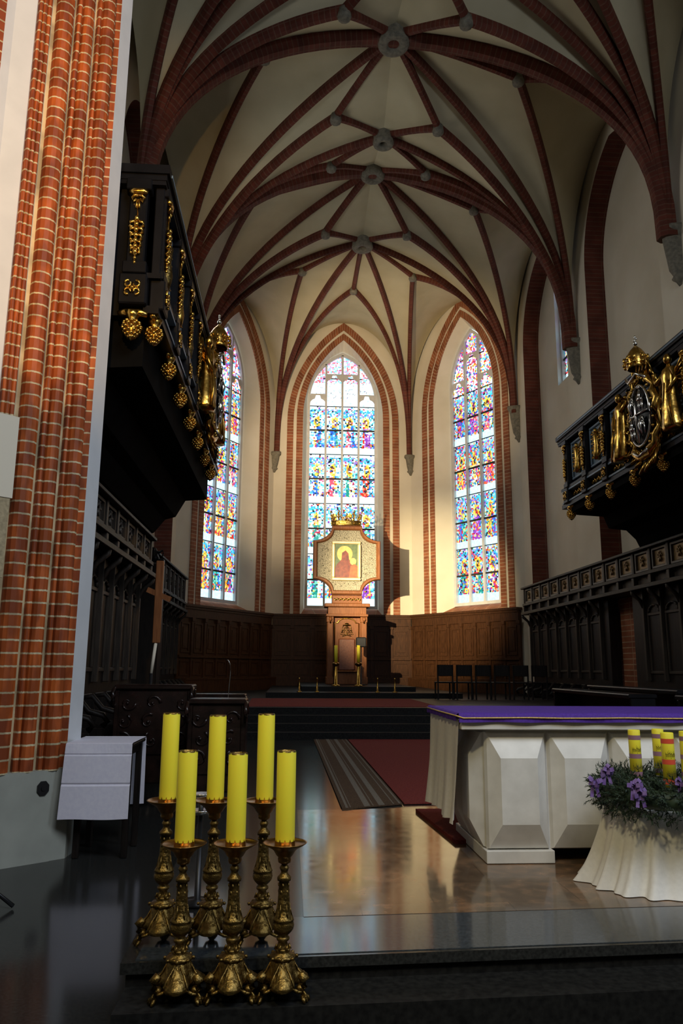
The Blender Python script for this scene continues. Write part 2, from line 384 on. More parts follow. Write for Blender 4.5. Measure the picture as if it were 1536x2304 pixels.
def bay(Rn, Rf, Nn, Mm, Fq, Dn, Df, S, W, Wm):
    """one side of one bay: near corbel, far corbel, ridge bosses, small bosses, wall apex"""
    c = {}
    def cv(a, b):
        k = (tuple(a), tuple(b))
        if k not in c: c[k] = curve(a, b)
        return c[k]
    fan = [Nn, Dn, Mm] if Fq is None else [Nn, Dn, Mm, Df, Fq]
    for a, b in zip(fan[:-1], fan[1:]): web(Wm, cv(Rf, a), cv(Rf, b))
    web(Wm, cv(Rf, S), cv(Rf, Nn)); web(Wm, cv(Rf, W), cv(Rf, S))
    web(Wm, cv(Rn, Nn), cv(Rn, S)); web(Wm, cv(Rn, S), cv(Rn, W))
    tri(Wm, Nn, Dn, Mm)
    if Fq is not None: tri(Wm, Mm, Df, Fq)
    for q in (Nn, Dn, Mm, S): rib(cv(Rf, q), 0.165, 0.18)
    if Df is not None and Fq is not None: rib(cv(Rf, Df), 0.165, 0.17)
    rib(cv(Rn, S), 0.165, 0.18)
    rib(link(Nn, Dn), 0.155, 0.15); rib(link(Dn, Mm), 0.155, 0.15); rib(link(Nn, S), 0.155, 0.15)
    if Fq is not None: rib(link(Mm, Df), 0.155, 0.15); rib(link(Df, Fq), 0.155, 0.15)
wm = MB()
bay(R4, R3, B1, B2, B3, Dnr, Dfr, S1r, W1r, wm)
bay(L4, L3, B1, B2, B3, Dnl, Dfl, S1l, W1l, wm)
bay(R3, R2, B3, B4, None, D3r, None, S2r, W2r, wm)
bay(L3, L2, B3, B4, None, D3l, None, S2l, W2l, wm)
bay(R5, R4, BN, B0, B1, Dnr+sh, D0r, S1r+sh, W1r+sh, wm)
bay(L5, L4, BN, B0, B1, Dnl+sh, D0l, S1l+sh, W1l+sh, wm)
tri(wm, B4, B4+Vector((0, .001, 0)), B4)
# apse webs
def apse(Ra, Rb, SR, WA):
    a = {q: curve(Ra, v) for q, v in (('B', B4), ('S', SR), ('W', WA))}
    b = {q: curve(Rb, v) for q, v in (('B', B4), ('S', SR), ('W', WA), ('0', S0), ('C', W0))}
    for c, u, v in ((a, 'B', 'S'), (a, 'S', 'W'), (b, 'B', 'S'), (b, 'S', 'W'), (b, 'B', '0'), (b, '0', 'C')): web(wm, c[u], c[v])
    rib(a['B'], 0.165, 0.18); rib(a['S'], 0.165, 0.17); rib(b['B'], 0.165, 0.18); rib(b['S'], 0.165, 0.17); rib(b['0'], 0.165, 0.17)
    rib(link(B4, SR), 0.155, 0.15)
apse(R2, R1, SRr, WAr); apse(L2, L1, SRl, WAl); rib(link(B4, S0), 0.155, 0.15)
wm.build('ceiling', 'web', kind='structure', recalc=False)
for a, b, q in ((R4, L4, B1), (R3, L3, B3)):
    rib(curve(a, q)+curve(b, q)[::-1][1:], 0.36, 0.28, 'trim_transverse_arch')
rib(curve(R5, BN)+curve(L5, BN)[::-1][1:], 0.36, 0.28, 'trim_transverse_arch')
def boss(p, r, ring):
    mb = MB()
    if ring: mb.lathe(p-Vector((0, 0, 0.30)), [(0.30, r*0.9), (0.1, r*0.95), (0.03, r), (-0.02, r*0.93), (-0.04, r*0.7), (-0.02, r*0.45), (0.02, r*0.34), (0.16, r*0.3)], 20, close=False)
    else: mb.lathe(p-Vector((0, 0, 0.22)), [(0.22, r*0.8), (0.05, r), (0, r*0.9), (-0.02, r*0.4), (-0.02, 0)], 10)
    struct(mb, 'trim_vault_boss', 'stone')
for p in (B1, B3, B4): boss(p, 0.35, True)
boss(B2, 0.27, True); boss(B0, 0.27, True)
for p in (S0, SRr, SRl, D3r, D3l, Dnr, Dnl, Dfr, Dfl, S1r, S1l, S2r, S2l, D0r, D0l): boss(p, 0.145, False)
# corbels
def corbel(p, nx, ny, z0, z1, w=0.30):
    mb = MB(); nrm = Vector((nx, ny, 0)).normalized(); s = Vector((-nrm.y, nrm.x, 0)); b = Vector((p[0], p[1], 0))
    sec = [(z0, 0.05, 0.04), (z0+0.10, 0.10, 0.10), (z0+0.16, 0.17, 0.17), (z0+0.22, 0.13, 0.13), (z0+0.35, w*0.62, 0.22), (z1-0.15, w*0.75, 0.34), (z1-0.08, w, 0.40), (z1, w, 0.40)]
    vs = []; n = 7
    for z, hw, d in sec:
        for j in range(n):
            a = pi*j/(n-1); vs.append(b+s*(hw*cos(a))+nrm*(d*sin(a))+Vector((0, 0, z)))
    fs = [[k*n+j, k*n+j+1, (k+1)*n+j+1, (k+1)*n+j] for k in range(len(sec)-1) for j in range(n-1)]
    fs += [[(len(sec)-1)*n+j for j in range(n)], list(range(n))]
    mb.mesh(vs, fs, True); return struct(mb, 'trim_corbel', 'stone')
for y in (YD, YC, YB):
    corbel((WR, y), -1, 0, 7.85, 9.15, 0.24); corbel((WL, y), 1, 0, 7.85, 9.15, 0.24)
corbel((AX+FA, YA), -0.5, -0.86, 7.8, 8.62, 0.24); corbel((AX-FA, YA), 0.5, -0.86, 7.8, 8.62, 0.24)
# ------------------------------------------------------------------ pointed arches
def arch(c, hw, zs, za, n=14):
    """points from left springing to the apex to the right springing; vertical at the springing"""
    h = za-zs; R = (h*h+hw*hw)/(2*hw); out = []
    if R < hw: R = hw
    am = atan2(h, R-hw) if R > hw else pi/2
    for k in range(n+1):
        a = am*k/n; out.append((c-hw+R*(1-cos(a)), zs+R*sin(a)*h/(R*sin(am))))
    return out+[(2*c-u, z) for u, z in out[::-1][1:]]
def full(c, hw, zb, zs, za, n=14): return [(c-hw, zb)]+arch(c, hw, zs, za, n)+[(c+hw, zb)]
def holed(mb, fn, u0, u1, zb, zt, A, d):
    """a wall face from u0..u1 and zb..zt with the opening A (bottom at A[0].z)"""
    c0, c1, zo = A[0][0], A[-1][0], A[0][1]
    mb.face([fn(u0, zb, d), fn(c0, zb, d), fn(c0, zt, d), fn(u0, zt, d)])
    mb.face([fn(c1, zb, d), fn(u1, zb, d), fn(u1, zt, d), fn(c1, zt, d)])
    if zo > zb: mb.face([fn(c0, zb, d), fn(c1, zb, d), fn(c1, zo, d), fn(c0, zo, d)])
    for (a, za), (b, zb2) in zip(A[1:-2], A[2:-1]):
        mb.face([fn(a, za, d), fn(b, zb2, d), fn(b, zt, d), fn(a, zt, d)])
def between(mb, fn, A, B, da, db, uvs=True, sill=False):
    L = 0; n = len(A)
    for k in range(n-1):
        a, b = A[k], A[k+1]; l = sqrt((b[0]-a[0])**2+(b[1]-a[1])**2)
        w = sqrt((A[k][0]-B[k][0])**2+(A[k][1]-B[k][1])**2+(da-db)**2)
        mb.face([fn(a[0], a[1], da), fn(b[0], b[1], da), fn(B[k+1][0], B[k+1][1], db), fn(B[k][0], B[k][1], db)],
                [(0, L), (0, L+l), (w, L+l), (w, L)] if uvs else None)
        L += l
def band(fn, c, ho, hi, zb, zs, zao, zai, d0, d1, name='trim_arch_band'):
    """a raised brick arch: outer half width ho, inner hi, standing d1 in front of the wall"""
    O, I = full(c, ho, zb, zs, zao), full(c, hi, zb, zs, zai); mb = MB()
    between(mb, fn, O, I, d1, d1); between(mb, fn, O, O, d0, d1); between(mb, fn, I, I, d1, d0)
    return struct(mb, name, 'band')
# side walls with their blind arches
def side_wall(sgn, name):
    x = WR if sgn > 0 else WL
    fn = lambda u, z, d: (x+sgn*d, u, z)       # d > 0 goes into the wall
    mb = MB(); deep = MB()
    for (ya, yb) in ((YE, YD), (YD, YC), (YC, YB)):
        c = (ya+yb)/2; A = full(c, 2.05, ZF, 10.9, 13.55, 16)
        holed(mb, fn, ya, yb, ZF, 16.5, A, 0)
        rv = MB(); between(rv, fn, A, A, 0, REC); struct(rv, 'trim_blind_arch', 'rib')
    for (ya, yb) in ((YE, YD), (YD, YC)): deep.face([fn(ya, ZF, REC), fn(yb, ZF, REC), fn(yb, 16.5, REC), fn(ya, 16.5, REC)])
    c = 22.62
    A = full(c, 0.62, 9.0, 12.6, 13.6, 8)
    holed(deep, fn, YC, YB, ZF, 16.5, A, REC)
    rv = MB(); between(rv, fn, A, A, REC, REC+0.28, False); rv.face([fn(A[0][0], 9.0, REC), fn(A[-1][0], 9.0, REC), fn(A[-1][0], 9.0, REC+0.28), fn(A[0][0], 9.0, REC+0.28)])
    struct(rv, 'trim_window_reveal', 'whitewash')
    struct(mb, name, 'plaster'); struct(deep, name+'_recess', 'plaster')
    return fn, c
# stained glass -------------------------------------------------------
PAL_A = [(0.10, 0.62, 0.80), (0.80, 0.97, 1.0), (0.90, 0.99, 1.0), (0.30, 0.75, 0.88), (0.85, 0.95, 0.95), (0.15, 0.40, 0.75), (0.95, 0.93, 0.75), (0.55, 0.85, 0.95)]
PAL_D = [(0.85, 0.05, 0.02), (0.55, 0.02, 0.04), (0.04, 0.10, 0.48), (0.9, 0.33, 0.02), (0.02, 0.24, 0.20), (0.30, 0.05, 0.38), (0.95, 0.70, 0.12), (0.05, 0.28, 0.55), (0.65, 0.04, 0.14)]
ROBES = [((0.80, 0.04, 0.02), (0.95, 0.30, 0.12)), ((0.04, 0.15, 0.60), (0.10, 0.45, 0.80)), ((0.95, 0.60, 0.10), (0.85, 0.30, 0.03)), ((0.02, 0.30, 0.22), (0.20, 0.60, 0.45)), ((0.32, 0.06, 0.42), (0.60, 0.25, 0.70)), ((0.85, 0.10, 0.15), (0.95, 0.60, 0.60)), ((0.90, 0.92, 0.95), (0.95, 0.75, 0.25))]
def shard_colour(rng, li, row, x, y, dark, hue):
    """x in -1..1 across a light, y in 0..1 up a row of figures"""
    if y < 0.15: return (0.86, 1.0, 1.0) if dark < 0.3 else rng.choice([(0.62, 0.86, 0.92), (0.72, 0.90, 0.94)])
    lean = hue[2]; xx = x-lean*0.25*(y-0.3); dh = sqrt((xx*0.55)**2+((y-0.68)*1.6)**2)
    if rng.random() < 0.06: return (0.02, 0.02, 0.03)
    if 0.10 < dh < 0.21: c = rng.choice([(1, 0.60, 0.06), (1, 0.74, 0.14), (0.95, 0.42, 0.03)])
    elif dh <= 0.10: c = rng.choice([(0.35, 0.10, 0.04), (0.85, 0.50, 0.36), (0.06, 0.02, 0.02)])
    elif abs(xx) < 0.55-0.35*(y-0.2) and y < 0.60:
        k = hue[0] if xx < hue[3]*0.3 else hue[1]; c = k[0] if rng.random() < 0.62 else k[1]
        if rng.random() < 0.12: c = rng.choice(PAL_D)
    elif y > 0.84-0.10*abs(x): c = rng.choice([(0.05, 0.38, 0.72), (0.15, 0.65, 0.85), (0.40, 0.25, 0.65), (0.75, 0.92, 1), (0.08, 0.55, 0.68)]) if y < 0.95 else rng.choice([(0.9, 1, 1), (0.8, 0.95, 1)])
    elif y < 0.23: c = rng.choice([(0.10, 0.50, 0.72), (0.75, 0.12, 0.05), (0.20, 0.75, 0.80), (0.12, 0.12, 0.55)])
    else: c = rng.choice(PAL_A)
    if dark > 0.3 and min(c) > 0.25: c = tuple(v*rng.uniform(.45, .95) for v in c)
    if rng.random() < dark*0.75: c = rng.choice(PAL_D)
    elif rng.random() < 0.16*(1-2*dark): c = (1, 1, 1)
    return c
def glazing(name, fn, c, hw, nl, zb, zs, za, d, dark, seed, parent, rows, cell=0.062, top_white=True):
    """fn(u,z,d) -> 3D; one pane object per light"""
    rng = random.Random(seed); A = arch(c, hw, zs, za, 24)
    def top_at(u):
        for (a, za_), (b, zb_) in zip(A[:-1], A[1:]):
            if a <= u <= b: return za_+(zb_-za_)*(u-a)/max(1e-6, b-a)
        return zs
    lw = 2*hw/nl
    for li in range(nl):
        u0 = c-hw+li*lw; u1 = u0+lw; mb = MB(); cols = []
        hues = [(rng.choice(ROBES), rng.choice(ROBES), rng.uniform(-1, 1), rng.uniform(-1, 1)) for _ in range(rows+2)]
        nx = max(2, int(lw/cell)); rh = (zs-0.3-zb)/rows; nz = int((za-zb)/cell)
        jit = {}
        def pt(i, j):
            if (i, j) not in jit:
                u = u0+(u1-u0)*i/nx; z = zb+(za-zb)*j/nz
                if 0 < i < nx: u += rng.uniform(-.36, .36)*cell
                if 0 < j < nz: z += rng.uniform(-.36, .36)*cell
                jit[(i, j)] = (u, min(z, top_at(u)))
            return jit[(i, j)]
        for j in range(nz):
            for i in range(nx):
                q = [pt(i, j), pt(i+1, j), pt(i+1, j+1), pt(i, j+1)]
                zc = sum(p[1] for p in q)/4; uc = sum(p[0] for p in q)/4
                if q[3][1]-q[0][1] < 0.004 and q[2][1]-q[1][1] < 0.004: continue
                row = int((zc-zb)/rh); y = (zc-zb)/rh-row
                x = ((uc-u0)/lw-0.5)*2
                if row >= rows:
                    k = (zc-(zb+rows*rh))/max(0.1, za-(zb+rows*rh))
                    if k < 0.45: col = (1, 1, 1) if rng.random() < 0.85 else rng.choice([(0.6, 0.95, 1), (0.9, 0.8, 1)])
                    else: col = rng.choice([(0.95, 0.8, 1), (0.7, 0.4, 0.8), (1, 1, 1), (0.3, 0.7, 0.9), (0.85, 0.165, 0.18), (1, 1, 1)])
                    if dark > 0.25 and rng.random() < dark*1.1: col = rng.choice(PAL_D+[(0.05, 0.5, 0.7), (0.6, 0.1, 0.5)])
                else: col = shard_colour(rng, li, row, x, y, dark, hues[row])
                if rng.random() < 0.25:
                    m = (q[0], q[1], q[2]), (q[0], q[2], q[3])
                    for t_ in m:
                        mb.face([fn(u, z, d) for u, z in t_]); cols.append(col); 
                    k2 = rng.random()
                    if k2 < 0.25 and y > .16: cols[-1] = tuple(v*0.35 for v in cols[-1])
                else:
                    mb.face([fn(u, z, d) for u, z in q]); cols.append(col)
        mb.build('stained_glass', 'glass', parent, recalc=False, cols=cols)
def window(name, fn, c, hw, nl, zb, zs, za, d, dark, seed, rows, label):
    """glass, stone mullions with cusped heads, saddle bars"""
    fr = MB(); A = arch(c, hw, zs, za, 24); lw = 2*hw/nl
    def top_at(u):
        for (a, za_), (b, zb_) in zip(A[:-1], A[1:]):
            if a <= u <= b: return za_+(zb_-za_)*(u-a)/max(1e-6, b-a)
        return zs
    F, G = full(c, hw+0.10, zb-0.12, zs, za+0.12, 18), full(c, hw-0.02, zb, zs, za-0.03, 18)
    between(fr, fn, F, G, d-0.10, d-0.10, False); between(fr, fn, G, G, d-0.10, d+0.02, False)
    fr.face([fn(F[0][0], F[0][1], d-0.1), fn(F[-1][0], F[-1][1], d-0.1), fn(G[-1][0], zb, d-0.1), fn(G[0][0], zb, d-0.1)])
    for i in range(1, nl):
        u = c-hw+lw*i; zt = top_at(u); w = 0.042
        fr.prism([(u-w, zb), (u+w, zb), (u+w, zt), (u-w, zt)], fn, d-0.10, d+0.02)
    # cusped light heads
    for i in range(nl):
        u0 = c-hw+lw*i; m = u0+lw/2
        if nl == 4: zt = zs+0.15 if i in (0, 3) else za-0.95
        else: zt = zs+0.2 if i in (0, 2) else za-1.0
        if nl == 1: zt = za-0.6
        h = lw*0.75; pts_out = [(u0, zt-h), (u0, zt+0.16)]
        for k in range(9):
            t = k/8; a = -pi/2+pi/2*t
            uu = u0+(m-u0)*t; zz = zt-h*0.75+h*0.55*sqrt(max(0, 1-(1-t)**2))
            if t > 0.72: zz += 0.14
            pts_out.append((uu, min(zz, top_at(uu)-0.0)))
        left = [(a_, min(b_, top_at(a_)+0.03)) for a_, b_ in pts_out]
        # fill between the cusp line and a line above it
        cus = left[2:]
        for side in (1, -1):
            for (a_, za_), (b_, zb_) in zip(cus[:-1], cus[1:]):
                ua, ub = (a_, b_) if side == 1 else (2*m-a_, 2*m-b_)
                ta, tb = min(zt+0.10, top_at(ua)+0.02), min(zt+0.10, top_at(ub)+0.02)
                if ta > za_ or tb > zb_:
                    fr.face([fn(ua, min(za_, ta), d-0.06), fn(ub, min(zb_, tb), d-0.06), fn(ub, tb, d-0.06), fn(ua, ta, d-0.06)])
    w = tag(bpy.data.objects.new(name, None), kind='structure'); COL.objects.link(w)
    fr.build('window_frame', 'mullion', w)
    bars = MB(); rh = (zs-0.3-zb)/rows
    for r in range(rows*2+1):
        z = zb+rh*r/2; t = 0.034 if r % 2 else 0.016
        if r == 0: continue
        bars.prism([(c-hw, z-t), (c+hw, z-t), (c+hw, z+t), (c-hw, z+t)], fn, d-0.045, d-0.02)
    z = za-0.95-0.1
    bars.prism([(c-hw*0.6, z-0.02), (c+hw*0.6, z-0.02), (c+hw*0.6, z+0.02), (c-hw*0.6, z+0.02)], fn, d-0.045, d-0.02)
    bars.build('saddle_bars', 'lead', w)
    glazing(name, fn, c, hw, nl, zb, zs, za, d, dark, seed, w, rows)
    return w
fnR, cR = side_wall(1, 'wall_right'); fnL, cL = side_wall(-1, 'wall_left')
window('window_4', fnR, cR, 0.58, 1, 9.1, 12.5, 13.5, REC+0.24, 0.6, 41, 2, None)
window('window_5', fnL, cL, 0.58, 1, 9.1, 12.5, 13.5, REC+0.24, 0.6, 42, 2, None)
# apse facets
def facet(P0, P1, name, wname, nl, hwg, dark, seed):
    P0, P1 = Vector((P0[0], P0[1], 0)), Vector((P1[0], P1[1], 0)); L = (P1-P0).length; e = (P1-P0)/L
    nin = Vector((-e.y, e.x, 0))             # into the wall (outwards)
    if nin.y < 0 and abs(e.x) > 0.9: nin = -nin
    ctr = Vector((AX, 24, 0))
    if (P0+e*L/2+nin-ctr).length < (P0+e*L/2-nin-ctr).length: nin = -nin
    fn = lambda u, z, d: tuple(P0+e*u+nin*d+Vector((0, 0, z)))
    c = L/2+(0.16 if nl == 3 and dark > 0.4 else 0); zb = 2.0; H1 = 1.66; D = 0.62
    mb = MB(); A = full(c, H1, zb, 10.3, 13.68, 18); holed(mb, fn, 0, L, ZC-0.9, 17, A, 0)
    G = full(c, hwg+0.09, zb+0.35, 11.2 if nl == 4 else 11.0, 13.32, 18)
    between(mb, fn, A, G, 0, D, False)
    struct(mb, name, 'plaster')
    sl = MB(); sl.face([fn(A[0][0], zb, 0), fn(A[-1][0], zb, 0), fn(G[-1][0], zb+0.35, D), fn(G[0][0], zb+0.35, D)], [(0, 0), (2*H1, 0), (2*H1-0.3, 0.7), (0.3, 0.7)])
    struct(sl, 'trim_window_sill', 'band')
    band(fn, c, 2.32, 2.06, 1.5, 10.0, 14.45, 14.12, 0, -0.05)
    band(fn, c, 1.93, 1.67, 1.5, 10.2, 13.98, 13.68, 0.02, -0.03)
    window(wname, fn, c, hwg, nl, zb+0.45, 11.2 if nl == 4 else 11.0, 13.2, D-0.02, dark, seed, 4, None)
facet((AX-FA, YA), (AX+FA, YA), 'wall_apse_centre', 'window_1', 4, 1.39, 0.12, 11)
facet((AX+FA, YA), (WR, YB), 'wall_apse_right', 'window_3', 3, 1.12, 0.50, 12)
facet((WL, YB), (AX-FA, YA), 'wall_apse_left', 'window_2', 3, 1.12, 0.46, 13)
# nave shell around and behind the viewer, roof
sh_ = MB(); sh_.face([(-9, -12, 16.5), (14, -12, 16.5), (14, 33, 16.5), (-9, 33, 16.5)]); struct(sh_, 'ceiling_roof', 'web')
n_ = MB()
n_.face([(-9, -12, ZF), (14, -12, ZF), (14, -12, 16.5), (-9, -12, 16.5)]); struct(n_, 'wall_back', 'plaster')
n_ = MB(); n_.face([(14, -12, ZF), (14, YE, ZF), (14, YE, 16.5), (14, -12, 16.5)]); n_.face([(WR, YE, ZF), (14, YE, ZF), (14, YE, 16.5), (WR, YE, 16.5)]); struct(n_, 'wall_nave_right', 'plaster')
n_ = MB(); n_.face([(-9, -12, ZF), (-9, YE, ZF), (-9, YE, 16.5), (-9, -12, 16.5)]); n_.face([(WL, YE, ZF), (-9, YE, ZF), (-9, YE, 16.5), (WL, YE, 16.5)]); struct(n_, 'wall_nave_left', 'plaster')
# ------------------------------------------------------------------ floors
mb = MB(); mb.face([(-9, -12, ZF), (14, -12, ZF), (14, 15.7, ZF), (-9, 15.7, ZF)]); struct(mb, 'floor', 'granite')
def slab(name, mat, poly, z0, z1, parent=None):
    mb = MB(); mb.prism(poly, lambda a, b, d: (a, b, d), z0, z1); return struct(mb, name, mat, parent)
FE = lambda x: 4.075+0.055*(x+0.752)      # front edge of the platform
slab('floor_platform', 'blackstone', [(-0.74, FE(-0.74)+0.02), (WR-0.02, FE(WR)+0.02), (WR-0.02, 15.7), (-0.80, 15.7)], ZF, ZP-0.05)
slab('floor_platform_slab', 'granite', [(-0.765, FE(-0.765)), (WR-0.02, FE(WR)), (WR-0.02, 15.7), (-0.82, 15.7)], ZP-0.05, ZP)
slab('floor_lower_step', 'blackstone', [(-0.74, FE(-0.74)-0.28), (WR-0.02, FE(WR)-0.28), (WR-0.02, FE(WR)+0.02), (-0.74, FE(-0.74)+0.02)], ZF, -1.49)
slab('floor_border', 'granite_edge', [(-0.70, FE(-0.7)+0.03), (WR-0.1, FE(WR)+0.03), (WR-0.1, FE(WR)+0.60), (-0.70, FE(-0.7)+0.60)], ZP, ZP+0.004)
slab('floor_marble', 'marble_floor', [(0.115, 4.72), (WR-0.1, 5.1), (WR-0.1, 8.6), (0.115, 8.05)], ZP, ZP+0.006)
for k in range(4):
    slab('floor_choir_step', 'blackstone', [(WL, 15.64+0.36*k), (WR, 15.64+0.36*k), (WR, 16.1+0.36*k if k < 3 else 33), (WL, 16.1+0.36*k if k < 3 else 33)], ZF-0.1, ZP+0.14*(k+1))
slab('floor_dais', 'blackstone', [(-0.6, 22.0), (4.9, 22.0), (4.9, 30.7), (-0.6, 30.7)], ZC, ZC+0.14)
slab('floor_dais', 'blackstone', [(0.4, 23.4), (3.8, 23.4), (3.8, 30.7), (0.4, 30.7)], ZC+0.14, ZC+0.275)
# ------------------------------------------------------------------ pier of moulded brick
def ratio(px, py): v = P(px, py, 1.0); return v.x
PB = Vector((-2.03, 7.62)); PD = Vector((1, 0.83)).normalized(); PN = Vector((0.83, -1)).normalized()
def on_line(r):               # where the sight line x = r*y meets the face of the pier
    k = (PB.x-r*PB.y)/(PD.x-r*PD.y); return PB-PD*k
def pier():
    px9 = [(2, 12), (12, 23), (23, 34), (48, 90), (99, 111), (111, 141), (151, 160), (160, 193)]
    segs = []
    for a, b in px9:
        pa, pb = on_line(ratio(a, 900)), on_line(ratio(b, 900)); segs.append((pa, pb))
    pts = []
    rL, rM, rA = ratio(17, 0), ratio(40, 0), ratio(87, 0)
    q0 = on_line(rL); qa = on_line(rA)
    far = on_line(ratio(-160, 0))
    brick1 = [far, on_line(ratio(-60, 0))+PN*0.02, q0+PN*0.0]
    us = []
    for si, (pa, pb) in enumerate(segs):
        w = (pb-pa).length
        us += [si+.0]+[si+.03+.94*k/6 for k in range(7)]+[si+.985]
        pts.append(pa-PN*0.045)
        for k in range(7):
            t = k/6; a = pi*t
            pts.append(pa+(pb-pa)*(0.5-0.5*cos(a))+PN*(min(0.5*w, 0.075)*sin(a)))
        pts.append(pb-PN*0.045)
    pts.append(PB); us.append(len(segs)+.3)
    z0, z1 = -0.93, 16.5
    def strip(name, mat, pl, us=None):
        mb = MB(); L = 0
        zs = [z0, 3, 7, 12, z1]
        for i_, (a, b) in enumerate(zip(pl[:-1], pl[1:])):
            l = (b-a).length
            if us: L = us[i_]; l = us[i_+1]-L
            for za, zb in zip(zs[:-1], zs[1:]):
                mb.face([(a.x, a.y, za), (b.x, b.y, za), (b.x, b.y, zb), (a.x, a.y, zb)], [(L, za), (L+l, za), (L+l, zb), (L, zb)], False)
            L += l
        return struct(mb, name, mat)
    strip('wall_pier_brick', 'pier', pts, us)
    strip('wall_pier_plaster', 'whitewash', [q0, on_line(rM)-PN*0.04, qa-PN*0.02, pts[0]])
    strip('wall_pier_side_brick', 'pier', brick1)
    strip('wall_pier_edge', 'whitewash', [PB, Vector((-1.976, 7.88)), Vector((-2.1, 7.92)), Vector((-3.86, 7.92)), Vector((-3.86, 8.62))])
    mb = MB(); pl = [far+PN*0.05, on_line(ratio(110, 1850))+PN*0.06, on_line(ratio(111, 1850))+PN*0.05, PB+PN*0.05+PD*0.03, Vector((-1.96, 7.9)), Vector((-3.86, 7.94))]
    mb.prism([(p.x, p.y) for p in pl], lambda a, b, d: (a, b, d), ZF, -0.925)
    struct(mb, 'wall_pier_plinth', 'plinth')
pier()
pc = on_line(ratio(90, 1772)); mb = MB()
o = Vector((pc.x, pc.y, 0))+Vector((PN.x, PN.y, 0))*0.055; zz = P(90, 1772, pc.y).z
for r_, d0, d1 in ((0.058, 0, 0.016), (0.020, 0.016, 0.024)):
    pr = [(r_*cos(pi/4*k+pi/8), r_*1.15*sin(pi/4*k+pi/8)) for k in range(8)]
    mb.prism(pr, lambda a, b, d: o+Vector((PD.x, PD.y, 0))*a+Vector((0, 0, zz+b))+Vector((PN.x, PN.y, 0))*d, d0, d1)
tag(mb.build('wall_socket', 'steel'), 'small dark eight-sided metal cover set into the grey plinth of the brick pier', 'socket cover')
# notice board on the nave side of the pier
nb = thing('notice_board', 'cream board fixed to the brick pier at the left edge above a tan textile', 'notice board')
q0, q1 = on_line(ratio(-150, 1000))+PN*0.12, on_line(ratio(28, 1000))+PN*0.09
d_ = Vector((q1.x-q0.x, q1.y-q0.y, 0)).normalized(); n_ = Vector((PN.x, PN.y, 0)); L_ = (q1-q0).length
z_hi, z_lo, z_b = P(14, 940, q1.y).z, P(14, 1122, q1.y).z, P(8, 1300, q1.y).z
MB().obox((q0.x, q0.y, 0), d_, n_, (0, 0, 1), 0, L_, 0, 0.03, z_lo, z_hi).build('panel', 'paper', nb)
MB().obox((q0.x, q0.y, 0), d_, n_, (0, 0, 1), 0, L_-0.02, 0.0, 0.022, z_b, z_lo-0.002).build('textile', 'brocade', nb)
# ------------------------------------------------------------------ galleries
MT['wood_apse'] = noise_mat('brown_oak', (0.030, 0.013, 0.006), (0.075, 0.031, 0.013), 4, 0.45, stretch=(10, 10, 1), bump=0.08, spec=0.15)
MT['carved'] = noise_mat('carved_brown_wood', (0.008, 0.005, 0.004), (0.026, 0.012, 0.009), 8, 0.25, bump=0.2)
MT['hammered'] = noise_mat('hammered_silver', (0.17, 0.155, 0.115), (0.27, 0.25, 0.185), 30, 0.42, 0.6, 0.9, spec=0.6)
MT['leather'] = noise_mat('brown_leather', (0.14, 0.040, 0.018), (0.20, 0.062, 0.028), 20, 0.4, bump=0.1)
MT['grey_panel'] = noise_mat('worn_grey_oak', (0.07, 0.06, 0.05), (0.14, 0.12, 0.10), 5, 0.5, bump=0.2)
MT['panel_gold'] = noise_mat('dull_gold_inlay', (0.16, 0.10, 0.04), (0.30, 0.19, 0.07), 16, 0.45, 0.3, 0.5)
def pinecone(mb, c, r, h):
    c = Vector(c); mb.lathe(c, [(0, 0.01), (-h*0.2, r*0.8), (-h*0.5, r*0.85), (-h*0.85, r*0.4), (-h, 0.005)], 10)
    for k in range(6):
        z = -h*(0.12+0.14*k); rr = r*(0.85, 1.0, 1.0, 0.86, 0.64, 0.36)[k]
        for j in range(9):
            a = 2*pi*(j+0.5*(k % 2))/9; mb.blob(c+Vector((rr*cos(a), rr*sin(a), z)), r*0.24, r*0.24, h*0.085, 6, 4)
def drop_ornament(mb, fn, u, z0, z1, w, d):
    """a hanging gilt cluster between heights z1 (top) and z0"""
    H = z1-z0; g = lambda a, b, e=0: Vector(fn(u+a*w, z0+b*H, d+e))
    mb.tube([g(-0.5, 0.99, .01), g(-0.25, 1.01, .025), g(0.25, 1.01, .025), g(0.5, 0.99, .01)], 0.035, 6)
    for s in (-1, 1):
        mb.tube([g(0, 0.95, .02), g(0.22*s, 0.95, .03), g(0.36*s, 0.91, .03), g(0.26*s, 0.87, .02), g(0.12*s, 0.90, .02)], 0.018, 6)
        mb.tube([g(0.05*s, 0.88, .02), g(0.1*s, 0.78, .02)], 0.012, 5)
        for k in range(5): mb.tube([g(0.05*s, 0.60-0.09*k, .02), g((0.38-0.03*k)*s, 0.57-0.09*k, .04), g((0.42-0.05*k)*s, 0.53-0.09*k, .02), g(0.2*s, 0.51-0.09*k, .02)], 0.019, 6)
    mb.tube([g(0, 0.9, .01), g(0, 0.6, .015), g(0, 0.05, .01)], 0.014, 6)
    for k in range(7): mb.blob(g(0, 0.62-0.075*k, .035), 0.030, 0.030, 0.034, 7, 5)
    for k in range(4): mb.blob(g(0, 0.20-0.055*k, .02), 0.034-0.005*k, 0.034-0.005*k, 0.02, 7, 4)
